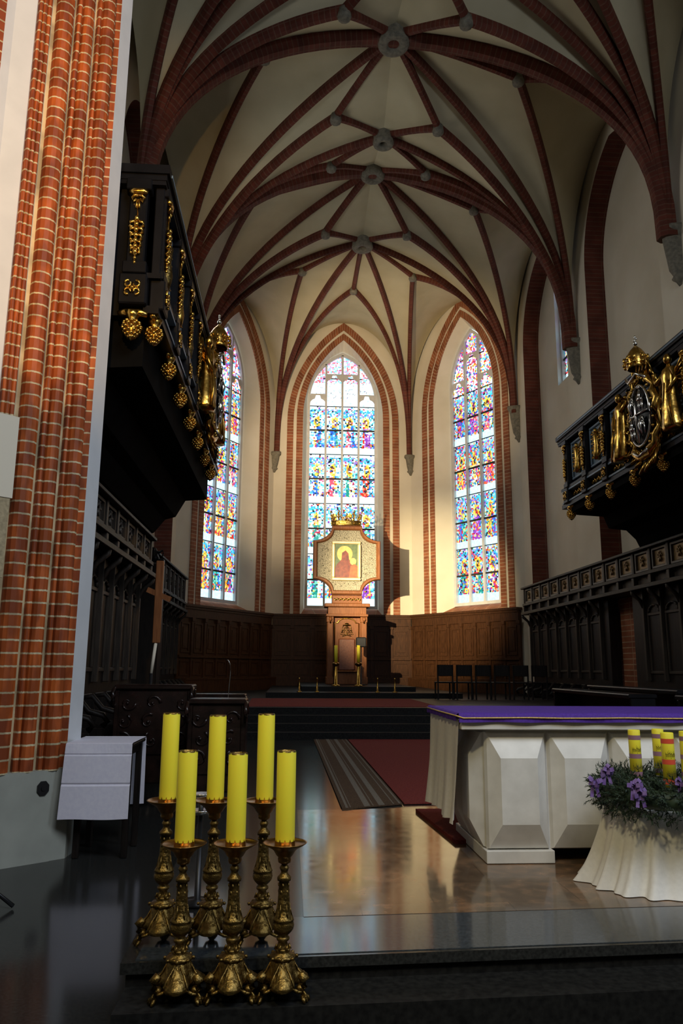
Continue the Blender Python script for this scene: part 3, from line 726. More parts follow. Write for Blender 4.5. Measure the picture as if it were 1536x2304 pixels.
def quatrefoil(mb, fn, u, z, r, d):
    for sx in (-1, 1):
        for sz in (-1, 1):
            pts = []
            for k in range(11):
                a = pi*(0.9+1.7*k/10)+(0 if sx > 0 else 0)
                x = 0.55+0.42*cos(a); y = 0.55+0.42*sin(a); pts.append(Vector(fn(u+sx*r*x, z+sz*r*y, d+0.012)))
            mb.tube(pts, 0.014, 6)
    mb.blob(fn(u, z, d+0.015), 0.024, 0.024, 0.024, 7, 5)
def relief(mb, fn, u, z0, z1, w, d, rng):
    """gilt relief: a standing figure or trophy inside a panel"""
    H = z1-z0
    for s in (-1, 1):
        for k in range(6):
            z = z0+H*(0.08+0.14*k); mb.tube([Vector(fn(u+s*w*0.10, z, d+.02)), Vector(fn(u+s*w*0.42, z+H*.05, d+.05)), Vector(fn(u+s*w*(0.30+rng.random()*0.15), z+H*0.13, d+.02)), Vector(fn(u+s*w*0.22, z+H*0.06, d+.02))], 0.016, 5)
            if rng.random() < 0.7: mb.blob(fn(u+s*w*rng.uniform(.15, .42), z+rng.uniform(0, .08), d+.03), .022, .022, .026, 6, 4)
    mb.tube([Vector(fn(u, z0+H*t, d+.03)) for t in (0.02, 0.2, 0.45, 0.7, 0.8)], [0.06, 0.085, 0.06, 0.075, 0.03], 8)
    mb.blob(fn(u, z0+H*0.86, d+.04), 0.045, 0.045, 0.055, 8, 6)
def angel(mb, fn, u, z0, h, side, d):
    """robed gilded figure leaning towards the shield"""
    c = lambda a, b, e: Vector(fn(u+a, z0+b*h, d+e))
    prof = [(0.0, 0.15), (0.05, 0.17), (0.25, 0.14), (0.45, 0.12), (0.6, 0.105), (0.72, 0.115), (0.80, 0.10), (0.84, 0.045), (0.87, 0.035)]
    vs = []; n = 18
    for hh, r in prof:
        for j in range(n):
            a = 2*pi*j/n; rr = r*h*(1+0.13*max(0, 0.7-hh)*cos(7*a+hh*5))
            vs.append(c(rr*cos(a)*1.0+side*0.05*h*sin(hh*3), hh, 0.10+rr*0.8*sin(a)))
    fs = [[k*n+j, k*n+(j+1) % n, (k+1)*n+(j+1) % n, (k+1)*n+j] for k in range(len(prof)-1) for j in range(n)]+[list(range(n))]
    mb.mesh(vs, fs, True)
    mb.blob(c(side*0.05*h*0.3, 0.94, 0.12), 0.055*h, 0.055*h, 0.07*h, 10, 8)
    mb.tube([c(side*0.10*h, 0.78, 0.12), c(side*0.22*h, 0.68, 0.2), c(side*0.34*h, 0.80, 0.16)], [0.042*h, 0.034*h, 0.02*h], 7)
    mb.tube([c(-side*0.09*h, 0.78, 0.12), c(-side*0.18*h, 0.60, 0.14), c(-side*0.06*h, 0.46, 0.22)], [0.042*h, 0.034*h, 0.02*h], 7)
    for k in range(5):
        mb.tube([c(-side*0.05*h, 0.76-0.03*k, 0.04), c(-side*(0.22)*h, 0.88-0.07*k, 0.02), c(-side*(0.30-0.02*k)*h, 0.72-0.12*k, 0.0)], [0.03*h, 0.035*h, 0.008*h], 6, flat=0.5)
    for k in range(3): mb.tube([c(side*(0.12-0.1*k)*h, 0.62, 0.19), c(side*(0.16-0.12*k)*h, 0.3, 0.24), c(side*(0.10-0.12*k)*h, 0.02, 0.23)], 0.016*h, 5)
def cartouche(root, fn, u, z0, z1, hw, d):
    """large coat of arms under a crown with its gilded frame"""
    c = thing('cartouche', None, None); c.parent = root
    zc = (z0+z1*0.62)/1.62+0.02; H = (z1-z0)
    hs = H*0.30; cen = z0+H*0.36
    def oval(k, t): return (u+hw*k*cos(t)*(1-0.12*sin(t)), cen+hs*1.15*k*sin(t))
    sh_ = MB(); n = 28
    rings = [[fn(*oval(k, 2*pi*j/n), d+e) for j in range(n)] for k, e in ((0.72, .13), (0.5, .19), (0.25, .22), (0.001, .23))]
    vs = sum(rings, []); fs = [[r*n+j, r*n+(j+1) % n, (r+1)*n+(j+1) % n, (r+1)*n+j] for r in range(3) for j in range(n)]
    sh_.mesh(vs, fs, True); sh_.build('shield', 'ebony', c)
    sv = MB(); fr = MB()
    sv.tube([fn(*oval(0.74, 2*pi*j/n), d+.17) for j in range(n+1)], 0.022, 6)
    sv.tube([fn(*oval(0.68, pi*0.5), d+.23), fn(u, cen, d+.25), fn(*oval(0.68, pi*1.5), d+.2)], 0.018, 6)
    sv.tube([fn(*oval(0.68, 0), d+.2), fn(u, cen, d+.25), fn(*oval(0.68, pi), d+.2)], 0.018, 6)
    for (a, b) in ((0.33, 0.35), (-0.33, -0.35)):       # crowned eagle fields
        x0, y0 = u+hw*a, cen+hs*b
        sv.tube([fn(x0, y0+hs*.26, d+.22), fn(x0, y0, d+.25), fn(x0, y0-hs*.3, d+.22)], [.02, .045, .012], 7)
        for s in (-1, 1):
            for k in range(3): sv.tube([fn(x0, y0+hs*.12, d+.24), fn(x0+s*hw*(.13+.03*k), y0+hs*(.2-.12*k), d+.23), fn(x0+s*hw*.17, y0-hs*(.02+.12*k), d+.22)], [.02, .018, .008], 5)
    for (a, b) in ((-0.33, 0.35), (0.33, -0.35)):       # mounted rider fields
        x0, y0 = u+hw*a, cen+hs*b
        sv.tube([fn(x0-hw*.15, y0, d+.23), fn(x0, y0+.01, d+.25), fn(x0+hw*.13, y0+hs*.06, d+.23), fn(x0+hw*.2, y0+hs*.2, d+.22)], [.03, .04, .03, .02], 7)
        sv.tube([fn(x0, y0, d+.24), fn(x0, y0+hs*.28, d+.24)], [.032, .02], 7); sv.blob(fn(x0, y0+hs*.36, d+.24), .028, .028, .03, 7, 5)
        for q in (-.13, -.06, .06, .13): sv.tube([fn(x0+hw*q, y0, d+.23), fn(x0+hw*q*1.25, y0-hs*.3, d+.22)], [.02, .008], 5)
    sv.tube([fn(u-hw*.7, cen+hs*.9, d+.2), fn(u-hw*.3, cen+hs*1.12, d+.26), fn(u+hw*.3, cen+hs*1.0, d+.26), fn(u+hw*.72, cen+hs*1.25, d+.2)], 0.026, 6)
    sv.tube([fn(u-hw*.5, cen-hs*1.05, d+.2), fn(u-hw*.1, cen-hs*1.2, d+.26), fn(u+hw*.2, cen-hs*1.05, d+.26), fn(u+hw*.5, cen-hs*.95, d+.2)], 0.026, 6)
    sv.build('silver_arms', 'silver', c)
    fr.tube([fn(*oval(1.0, 2*pi*j/n), d+.10+.03*sin(9*j)) for j in range(n+1)], [0.07+0.025*sin(5*j) for j in range(n+1)], 8)
    for j in range(26):
        t = 2*pi*j/26; a, b = oval(1.12, t); q = oval(1.30+0.06*(j % 3), t+0.16); r_ = oval(1.16, t+0.3)
        fr.tube([fn(a, b, d+.08), fn(q[0], q[1], d+.12), fn(r_[0], r_[1], d+.05)], [0.03, 0.034, 0.012], 6)
        p = oval(0.92, t); fr.blob(fn(p[0], p[1], d+.17), .026, .026, .03, 6, 5)
    fr.build('gilt_frame', 'gilt', c)
    cr = MB(); zc0 = cen+hs*1.35; hh = z1-zc0
    vs = []; n = 16
    pr = [(0, .19), (.05, .21), (.12, .20), (.2, .20), (.38, .205), (.55, .175), (.70, .12), (.82, .05), (.86, .03)]
    for t, r in pr:
        for j in range(n): a = 2*pi*j/n; vs.append(Vector(fn(u+r*hw/0.55*cos(a), zc0+t*hh, d+.16+r*0.8*sin(a))))
    cr.mesh(vs, [[k*n+j, k*n+(j+1) % n, (k+1)*n+(j+1) % n, (k+1)*n+j] for k in range(len(pr)-1) for j in range(n)], True)
    for j in range(10):
        a = 2*pi*j/10; e = Vector(fn(u+.25*hw/.55*cos(a), zc0+.15*hh, d+.16+.2*sin(a)))
        cr.blob(e, .035, .035, .035, 6, 5); cr.blob(e+Vector((0, 0, .09)), .024, .024, .05, 6, 5)
        top = Vector(fn(u, zc0+.8*hh, d+.16)); cr.tube([e+Vector((0, 0, .1)), e.lerp(top, 0.45)+Vector((0, 0, .06))+(e-top)*0.18, top], 0.016, 5)
    cr.build('crown', 'gilt', c)
    fin = MB(); t_ = Vector(fn(u, z1-.02, d+.16)); fin.blob(t_, .04, .04, .04, 8, 6); fin.tube([t_, t_+Vector((0, 0, .12))], .014, 6); fin.blob(t_+Vector((0, 0, .12)), .022, .022, .03, 6, 4)
    fin.blob(t_+Vector((0, .04, .07)), .02, .02, .02, 6, 4); fin.blob(t_+Vector((0, -.04, .07)), .02, .02, .02, 6, 4); fin.build('crown_finial', 'silver', c)
def gallery(name, label, xf, o, xw, z0, z1, y0, y1, soffit, cu, endface):
    root = thing(name, label, 'gallery', ((xf+xw)/2, y1, 0))
    off = -Vector(root.location)
    def build(mb, nm, mat, par=root):
        if par is root: mb.v = [v+off for v in mb.v]
        return mb.build(nm, mat, par)
    fn = lambda u, z, d: (xf+o*d, u, z); H = z1-z0
    m = MB(); m.box(xf, xf-o*0.10, y0, y1, z0, z1-0.1); m.box(xf-o*0.10, xw, y0+.1, y1-.1, z0+0.12, z0+0.24)
    m.box(xf, xw, y0, y0+.1, z0, z1-.1); m.box(xf, xw, y1-.1, y1, z0, z1-.1); build(m, 'parapet', 'ebony')
    m = MB()
    for a, b, c_, e in ((1.0, .94, .17, 0), (.94, .90, .14, 0), (.90, .87, .13, 0), (0.27, .235, .12, 0), (.05, 0.0, .12, 0)):
        m.box(xf+o*c_, xw, y0-c_*.9, y1+c_*.9, z0+H*b, z0+H*a) if a > .5 else m.box(xf+o*c_, xf-o*.05, y0-c_*.7, y1+c_*.7, z0+H*b, z0+H*a)
    build(m, 'cornice', 'ebony')
    m = MB()
    for a, b, c_ in ((.985, .965, .18), (.225, .205, .135), (0.075, 0.055, .135)): m.box(xf+o*c_, xf, y0, y1, z0+H*b, z0+H*a)
    build(m, 'edge_moulding', 'slate_paint')
    m = MB(); m.prism(soffit, lambda a, b, d: (a, d, b), y0+0.12, y1-0.1); build(m, 'soffit', 'soffit')
    ys = []; y = y0+0.10
    while y < y1: ys.append(y); y += 1.06
    rng = random.Random(int(abs(xf)*100))
    for i, y in enumerate(ys):
        m = MB(); m.box(xf+o*.13, xf, y-.10, y+.10, z0+H*.27, z0+H*.87, .015); m.box(xf+o*.17, xf, y-.13, y+.13, z0+H*.04, z0+H*.24, .015)
        m.box(xf+o*.16, xf, y-.13, y+.13, z0+H*.82, z0+H*.88, .01); m.box(xf+o*.15, xf, y-.12, y+.12, z0+H*.25, z0+H*.31, .01); build(m, 'post', 'ebony')
        m = MB(); drop_ornament(m, fn, y, z0+H*.32, z0+H*.80, .17, .13); quatrefoil(m, fn, y, z0+H*.14, .085, .17); build(m, 'post_ornament', 'gilt')
        m = MB(); b = Vector(fn(y, z0, .05))
        m.tube([b+Vector((0, -.16, -.01)), b+Vector((0, -.08, .0)), b+Vector((0, .08, .0)), b+Vector((0, .16, -.01))], [.03, .045, .045, .03], 8)
        m.lathe(b, [(0, .09), (-.05, .07), (-.08, .045), (-.11, .06)], 10); pinecone(m, b+Vector((0, 0, -.09)), .088, .22)
        build(m, 'pendant', 'gilt')
    for a, b in zip(ys[:-1], ys[1:]):
        c_ = (a+b)/2; hw = (b-a)/2-.16
        m = MB(); zA, zB = z0+H*.33, z0+H*.83
        for (ua, ub, za, zb_) in ((c_-hw, c_+hw, zB-.05, zB), (c_-hw, c_+hw, zA, zA+.05), (c_-hw, c_-hw+.05, zA+.05, zB-.05), (c_+hw-.05, c_+hw, zA+.05, zB-.05)):
            m.box(xf+o*.05, xf, ua, ub, za, zb_, .01)
        m.box(xf+o*.012, xf, c_-hw+.05, c_+hw-.05, zA+.05, zB-.05); build(m, 'panel_frame', 'slate_paint')
        m = MB(); relief(m, fn, c_, zA+.07, zB-.06, hw*1.5, .02, rng); build(m, 'panel_relief', 'gilt' if rng.random() < .5 else 'brass')
        m = MB()
        for k in range(7):
            u = c_-hw+.06+(2*hw-.12)*k/6; s = 1 if k % 2 else -1
            m.tube([fn(u-.05, z0+H*.15-s*.05, .03), fn(u, z0+H*.15+s*.05, .05), fn(u+.05, z0+H*.15+s*.02, .04), fn(u+.02, z0+H*.15-s*.04, .03)], .017, 5); m.blob(fn(u, z0+H*.15, .03), .02, .02, .02, 6, 4)
        build(m, 'frieze_ornament', 'gilt')
    if endface:
        u = endface; f2 = lambda a, z, d: (a, y0-d, z)
        m = MB(); m.box(u-.10, u+.10, y0-.13, y0, z0+H*.27, z0+H*.87, .015); m.box(u-.15, u+.15, y0-.17, y0, z0+H*.04, z0+H*.24, .015)
        m.box(u-.14, u+.14, y0-.16, y0, z0+H*.82, z0+H*.90, .01); m.box(u-.13, u+.13, y0-.15, y0, z0+H*.25, z0+H*.33, .01); m.box(u+.17, u+.27, y0-.06, y0, z0+H*.27, z0+H*.87, .01); build(m, 'post', 'ebony')
        m = MB(); drop_ornament(m, f2, u, z0+H*.30, z0+H*.80, .19, .13); quatrefoil(m, f2, u, z0+H*.14, .085, .17); build(m, 'post_ornament', 'gilt')
        m = MB(); b = Vector(f2(u, z0, .08)); m.tube([b+Vector((-.16, 0, -.02)), b+Vector((-.09, 0, 0)), b+Vector((.09, 0, 0)), b+Vector((.16, 0, -.02))], [.03, .045, .045, .03], 8)
        m.lathe(b, [(0, .09), (-.05, .07), (-.08, .045), (-.11, .06)], 10); pinecone(m, b+Vector((0, 0, -.09)), .095, .24); build(m, 'pendant', 'gilt')
    m2 = MB()
    o2 = lambda u, z, d: Vector(fn(u, z, d))+off
    cartouche(root, o2, cu, z0-.02, z1+.36, .50, .14)
    for s in (-1, 1):
        m = MB(); angel(m, o2, cu+s*.95, z0+.18, 1.25, -s, .12); m.build('angel_figure', 'gilt', root)
    return root
gallery('choir_gallery', 'black and gilded gallery projecting over the left stalls, seen end-on beside the brick pier', -1.62, 1, WL+.02, 3.80, 5.58, 8.10, 15.3,
        [(-1.68, 3.85), (-1.68, 3.26), (-2.1, 3.23), (-2.28, 2.90), (-2.48, 2.84), (-2.68, 2.58), (-2.85, 2.50), (-3.80, 2.50), (-3.80, 3.85)], 12.75, -1.78)
gallery('choir_gallery', 'black and gilded gallery with blue-grey panels projecting over the right stalls', 6.16, -1, WR-.02, 3.50, 5.18, 8.7, 16.5,
        [(6.1, 3.55), (6.1, 3.36), (6.9, 3.32), (7.0, 3.06), (7.4, 3.02), (7.6, 2.82), (7.7, 2.60), (WR-.03, 2.6), (WR-.03, 3.55)], 12.15, None)
# ------------------------------------------------------------------ choir stalls and panelling
def stall(label, xf, o, xw, y0, y1, mod, zf, z1, z2, z3, gaps=(), panel='panel_gold', fmat='grey_panel'):
    """frieze from z2 to z1, cornice z3..z2, back panels below, seats in front"""
    root = thing('choir_stall', label, 'choir stalls', ((xf+xw)/2, (y0+y1)/2, zf)); off = -Vector(root.location)
    def build(mb, nm, mat, par=root):
        mb.v = [v+off for v in mb.v]; return mb.build(nm, mat, par)
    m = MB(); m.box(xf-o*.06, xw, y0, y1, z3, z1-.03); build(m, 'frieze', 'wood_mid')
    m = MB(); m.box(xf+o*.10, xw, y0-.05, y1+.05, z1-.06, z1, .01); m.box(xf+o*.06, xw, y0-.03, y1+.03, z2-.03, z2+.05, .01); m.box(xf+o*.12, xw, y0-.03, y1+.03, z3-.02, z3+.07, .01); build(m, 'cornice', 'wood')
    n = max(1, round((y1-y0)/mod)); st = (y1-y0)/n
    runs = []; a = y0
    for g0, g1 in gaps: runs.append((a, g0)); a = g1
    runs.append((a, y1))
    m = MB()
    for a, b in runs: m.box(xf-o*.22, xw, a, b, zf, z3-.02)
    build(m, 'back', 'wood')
    hz = z2-z3
    for k in range(n+1):
        y = y0+st*k; m = MB(); m.box(xf+o*.02, xf-o*.07, y-.05, y+.05, z2+.04, z1-.05, .008); m.box(xf+o*.04, xf-o*.07, y-.06, y+.06, z3+.05, z2-.02, .008); build(m, 'frieze_pilaster', 'wood_mid')
        ing = any(g0-.05 < y < g1+.05 for g0, g1 in gaps)
        if not ing:
            m = MB(); m.box(xf-o*.14, xf-o*.24, y-.04, y+.04, zf+1.15, z3-.02, .008)
            m.tube([(xf-o*.18, y, z3-.42), (xf-o*.10, y, z3-.22), (xf+o*.06, y, z3-.08), (xf+o*.08, y, z3-.02)], [.03, .04, .045, .03], 6); build(m, 'pilaster', 'wood_mid')
            m = MB(); m.box(xf-o*.20, xf+o*.32, y-.035, y+.035, zf+.1, zf+.62, .01)
            m.tube([(xf-o*.18, y, zf+.95), (xf-o*.02, y, zf+.98), (xf+o*.12, y, zf+.82), (xf+o*.30, y, zf+.78), (xf+o*.36, y, zf+.70), (xf+o*.30, y, zf+.64)], .04, 7)
            m.box(xf-o*.20, xf+o*.02, y-.03, y+.03, zf+.6, zf+.95, .01); build(m, 'armrest', 'wood')
    for k in range(n):
        y = y0+st*(k+.5); h = st/2-.09
        m = MB(); fr = [(y-h, y+h, z1-.12, z1-.08), (y-h, y+h, z2+.07, z2+.11), (y-h, y-h+.04, z2+.11, z1-.12), (y+h-.04, y+h, z2+.11, z1-.12)]
        for a, b, c_, d_ in fr: m.box(xf, xf-o*.07, a, b, c_, d_)
        p = build(m, 'frieze_panel', fmat)
        m = MB(); zc = (z1+z2)/2; m.box(xf-o*.045, xf-o*.07, y-h+.06, y+h-.06, z2+.13, z1-.14)
        for j in range(5):
            a = 2*pi*j/5; m.tube([(xf-o*.03, y, zc), (xf-o*.02, y+.07*cos(a), zc+.10*sin(a)), (xf-o*.03, y+.10*cos(a+.6), zc+.12*sin(a+.6))], [.02, .022, .008], 5)
        m.v = [v+off for v in m.v]; m.build('frieze_carving', panel, p)
        if not any(g0-.3 < y < g1+.3 for g0, g1 in gaps):
            m = MB()
            for a, b, c_, d_ in ((y-h, y+h, z3-.56, z3-.5), (y-h, y+h, zf+1.3, zf+1.36), (y-h, y-h+.05, zf+1.36, z3-.56), (y+h-.05, y+h, zf+1.36, z3-.56)): m.box(xf-o*.19, xf-o*.23, a, b, c_, d_, .008)
            for j in range(7): 
                a = pi*j/6; b_ = pi*(j+1)/6
                if j < 6: m.tube([(xf-o*.2, y-h*.8*cos(a), z3-.50+.16*sin(a)), (xf-o*.2, y-h*.8*cos(b_), z3-.50+.16*sin(b_))], .022, 5)
            build(m, 'back_panel', 'wood_mid')
            m = MB(); m.box(xf-o*.20, xf+o*.24, y-h-.03, y+h+.03, zf+.42, zf+.47, .01); m.box(xf-o*.20, xf-o*.17, y-h, y+h, zf+.5, zf+1.0, .01); build(m, 'seat', 'wood')
    return root
stall('long dark oak choir stalls with carved frieze panels along the right wall', 7.5, -1, WR-.02, 9.2, 24.4, .80, ZP, 2.56, 1.99, 1.70, gaps=((17.05, 18.40),))
stall('dark oak choir stalls under the black gallery beside the brick pier', -2.6, 1, WL+.02, 8.75, 14.5, .72, ZP, 2.36, 1.86, 1.62, panel='grey_panel', fmat='wood_mid')
stall('dark stalls beyond the left gallery, stepping down towards the apse', -3.4, 1, WL+.02, 18.9, 25.45, .78, ZP, 2.84, 2.0, 1.72, panel='wood_mid', fmat='wood_mid')
def wainscot(label, p0, p1, n):
    p0, p1 = Vector((p0[0], p0[1], 0)), Vector((p1[0], p1[1], 0)); L = (p1-p0).length; e = (p1-p0)/L
    nn = Vector((e.y, -e.x, 0))
    if (Vector((AX, 24, 0))-p0).dot(nn) < 0: nn = -nn
    root = thing('wall_panelling', label, 'wall panelling', tuple((p0+p1)/2+Vector((0, 0, ZC)))); off = -Vector(root.location)
    def build(mb, nm, mat, par=root):
        mb.v = [v+off for v in mb.v]; return mb.build(nm, mat, par)
    ob = lambda m, a, b, d0, d1, z0, z1: m.obox(p0, e, nn, (0, 0, 1), a, b, d0, d1, z0, z1)
    m = MB(); ob(m, 0, L, -.10, 0, ZC, 1.98); build(m, 'back', 'wood_apse')
    m = MB(); ob(m, -.05, L+.05, -.1, .16, 1.98, 2.06); ob(m, 0, L, -.1, .10, 1.90, 1.98); ob(m, 0, L, 0, .06, 1.62, 1.90); build(m, 'cornice', 'wood_apse')
    m = MB(); ob(m, 0, L, 0, .08, .30, .38); ob(m, 0, L, 0, .42, -.42, -.36); ob(m, 0, L, 0, .40, ZC, -.42); build(m, 'bench', 'wood_apse')
    st = L/n
    for k in range(n+1):
        m = MB(); a = st*k; ob(m, a-.055, a+.055, 0, .06, .38, 1.62); ob(m, a-.075, a+.075, 0, .10, 1.50, 1.62); ob(m, a-.04, a+.04, .0, .05, -.36, .30); build(m, 'pilaster', 'wood_apse')
    for k in range(n):
        m = MB(); a, b = st*k+.12, st*(k+1)-.12
        for q in ((a, b, 1.40, 1.45), (a, b, .46, .51), (a, a+.05, .51, 1.40), (b-.05, b, .51, 1.40)): ob(m, q[0], q[1], 0, .035, q[2], q[3])
        ob(m, a+.1, b-.1, 0, .025, .6, 1.3)
        for q in ((a, b, .16, .20), (a, b, -.28, -.24), (a, a+.04, -.24, .16), (b-.04, b, -.24, .16)): ob(m, q[0], q[1], 0, .03, q[2], q[3])
        build(m, 'panel', 'wood_apse')
    return root
wainscot('dark wood wall panelling behind the throne under the middle window', (AX-FA+.1, YA-.14), (AX+FA-.1, YA-.14), 7)
wainscot('brown wood wall panelling under the right stained glass window', (AX+FA-.02, YA-.22), (WR-.22, YB+.1), 8)
wainscot('black wood wall panelling under the left stained glass window', (WL+.22, YB+.1), (AX-FA+.02, YA-.22), 8)
# brick seen between the right stalls and the brick pilaster behind the right gallery
mb = MB(); mb.box(WR, WR+REC, 17.1, 18.35, ZP, 2.0)
for f_ in range(len(mb.f)):
    pts = [mb.v[i] for i in mb.f[f_]]; mb.uv[f_] = [((p.y+p.x), p.z) for p in pts]
struct(mb, 'wall_brick_pier', 'band')
# ------------------------------------------------------------------ throne
def throne():
    t = thing('bishops_throne', 'tall carved wooden throne with gilt arch and coat of arms before the middle window', 'throne', (1.97, 26.9, ZC+.275))
    o = -Vector(t.location)
    def B(m, n, mat, par=t): m.v = [v+o for v in m.v]; return m.build(n, mat, par)
    z0 = ZC+.275; xl, xr = 1.30, 2.65; yf = 26.5
    m = MB(); m.box(xl+.02, xr-.02, 26.75, 27.2, z0, 1.95, .01); B(m, 'back', 'wood_red')
    for x in (xl, xr-.20):
        m = MB(); m.box(x, x+.20, 26.55, 27.1, z0, 1.72, .02); m.box(x-.03, x+.23, 26.5, 27.1, z0, z0+.25, .02); m.box(x-.02, x+.22, 26.52, 27.1, 1.52, 1.72, .02)
        m.tube([(x+.1, 26.52, 1.70), (x+.1, 26.46, 1.60), (x+.1, 26.50, 1.50)], [.05, .06, .03], 8); B(m, 'side_pilaster', 'wood_red')
    m = MB(); m.box(xl-.04, xr+.04, 26.45, 27.2, 1.72, 1.80, .01); m.box(xl+.02, xr-.02, 26.52, 27.2, 1.80, 2.04, .01); m.box(xl-.10, xr+.10, 26.38, 27.2, 2.04, 2.157, .02); B(m, 'cornice', 'wood_red')
    m = MB(); m.box(xl+.16, xr-.16, 26.50, 27.0, 2.157, 2.44, .02); fz = B(m, 'frieze', 'wood_red')
    m = MB()
    for k in range(13):
        x = xl+.26+(xr-xl-.52)*k/12; s = 1 if k % 2 else -1
        m.tube([(x-.04, 26.48, 2.30-.03*s), (x, 26.46, 2.30+.04*s), (x+.04, 26.48, 2.30)], .018, 6); m.blob((x, 26.47, 2.30), .022, .02, .022, 6, 4)
    m.v = [v+o for v in m.v]; m.build('frieze_ornament', 'gilt', fz)
    m = MB(); pts = [(xl+.26, 26.72, z0+.4), (xl+.26, 26.72, 1.50)]
    c = (xl+xr)/2
    for k in range(13):
        a = pi*k/12; pts.append((c-(.30)*cos(a), 26.72, 1.52+.15*sin(a)))
    pts += [(xr-.26, 26.72, 1.50), (xr-.26, 26.72, z0+.4)]
    m.tube(pts, .022, 6); B(m, 'gilt_arch', 'gilt')
    # coat of arms: hat, cords with tassels, shield, cross
    m = MB(); cy = 26.70; cz = 1.27
    m.lathe((c, cy, cz+.16), [(0, .13), (.015, .14), (.03, .07), (.07, .06), (.085, .0)], 16)
    sp = [(c-.075, cz+.08), (c+.075, cz+.08), (c+.075, cz-.04), (c, cz-.14), (c-.075, cz-.04)]
    m.tube([(a, cy, b) for a, b in sp]+[(sp[0][0], cy, sp[0][1])], .012, 5); m.tube([(c-.07, cy, cz+.0), (c+.07, cy, cz+.0)], .009, 5); m.tube([(c, cy, cz+.08), (c, cy, cz-.13)], .009, 5)
    m.tube([(c, cy, cz+.15), (c, cy, cz+.08)], .01, 5); m.tube([(c-.04, cy, cz+.12), (c+.04, cy, cz+.12)], .008, 5)
    for s in (-1, 1):
        m.tube([(c+s*.10, cy, cz+.17), (c+s*.15, cy, cz+.10), (c+s*.13, cy, cz+.02), (c+s*.17, cy, cz-.08)], .009, 5)
        for r in range(4):
            for j in range(r+1): m.blob((c+s*(.14+.045*(j-r/2)), cy, cz+.06-.065*r), .016, .014, .022, 6, 4)
    m.tube([(c-.15, cy, cz-.20), (c, cy, cz-.16), (c+.15, cy, cz-.20)], .014, 6); B(m, 'coat_of_arms', 'brass')
    m = MB(); m.box(xl+.24, xr-.24, 26.3, 26.75, z0+.0, z0+.40, .02); m.box(xl+.24, xr-.24, 26.2, 26.75, z0+.40, z0+.46, .02); B(m, 'seat', 'wood_red')
    m = MB(); m.box(c-.28, c+.28, 26.66, 26.75, z0+.46, .98, .03); bp = B(m, 'backrest', 'leather')
    for s in (-1, 1):
        m = MB(); m.box(c+s*.40-.04, c+s*.40+.04, 26.1, 26.7, z0+.62, z0+.69, .02); m.box(c+s*.40-.03, c+s*.40+.03, 26.12, 26.2, z0, z0+.62, .01); B(m, 'armrest', 'wood_red')
    return t
throne()
def board():
    t = thing('icon_board', 'eight-sided board of hammered silver in a brown frame standing on top of the throne', 'display board', (1.95, 26.6, 2.44)); o = -Vector(t.location)
    def B(m, n, mat, par=t): m.v = [v+o for v in m.v]; return m.build(n, mat, par)
    cx, cz = 1.95, 3.65
    def outline(k):
        W_, A_, H_, B_ = 1.17*k, .67*k, 1.20*k, .52*k; pts = []
        for sx, sz in ((1, 1), (-1, 1), (-1, -1), (1, -1)):
            arc = []
            for j in range(9):            # concave corner around (W,H)
                a = pi/2*j/8; arc.append((cx+sx*(W_-(W_-B_)*sin(a)), cz+sz*(H_-(H_-A_)*cos(a))))
            pts += arc if sx*sz > 0 else arc[::-1]
        return pts
    m = MB(); O, I = outline(1.0), outline(.87); n = len(O)
    y0, y1, yb = 26.42, 26.36, 26.62
    O2, I2 = outline(.965), outline(.905)
    for k in range(n):
        j = (k+1) % n
        for A_, ya, C_, yc in ((O, yb, O, y0), (O, y0, O2, y1), (O2, y1, I2, y1), (I2, y1, I, y0+.01), (I, y0+.01, I, y0+.10)):
            m.face([(A_[k][0], ya, A_[k][1]), (A_[j][0], ya, A_[j][1]), (C_[j][0], yc, C_[j][1]), (C_[k][0], yc, C_[k][1])])
    m.face([(a, yb, b) for a, b in O]); B(m, 'frame', 'wood_red')
    m = MB(); m.face([(a, 26.50, b) for a, b in outline(.88)])
    rng = random.Random(3)
    for k in range(150):
        a, r = rng.uniform(0, 2*pi), rng.uniform(.62, .95); x, z = cx+.98*r*cos(a), cz+1.0*r*sin(a)
        if abs(x-cx) < .58 and abs(z-cz) < .75: continue
        m.blob((x, 26.495, z), .018, .012, .018, 6, 4)
    B(m, 'silver_field', 'hammered')
    return t
board()
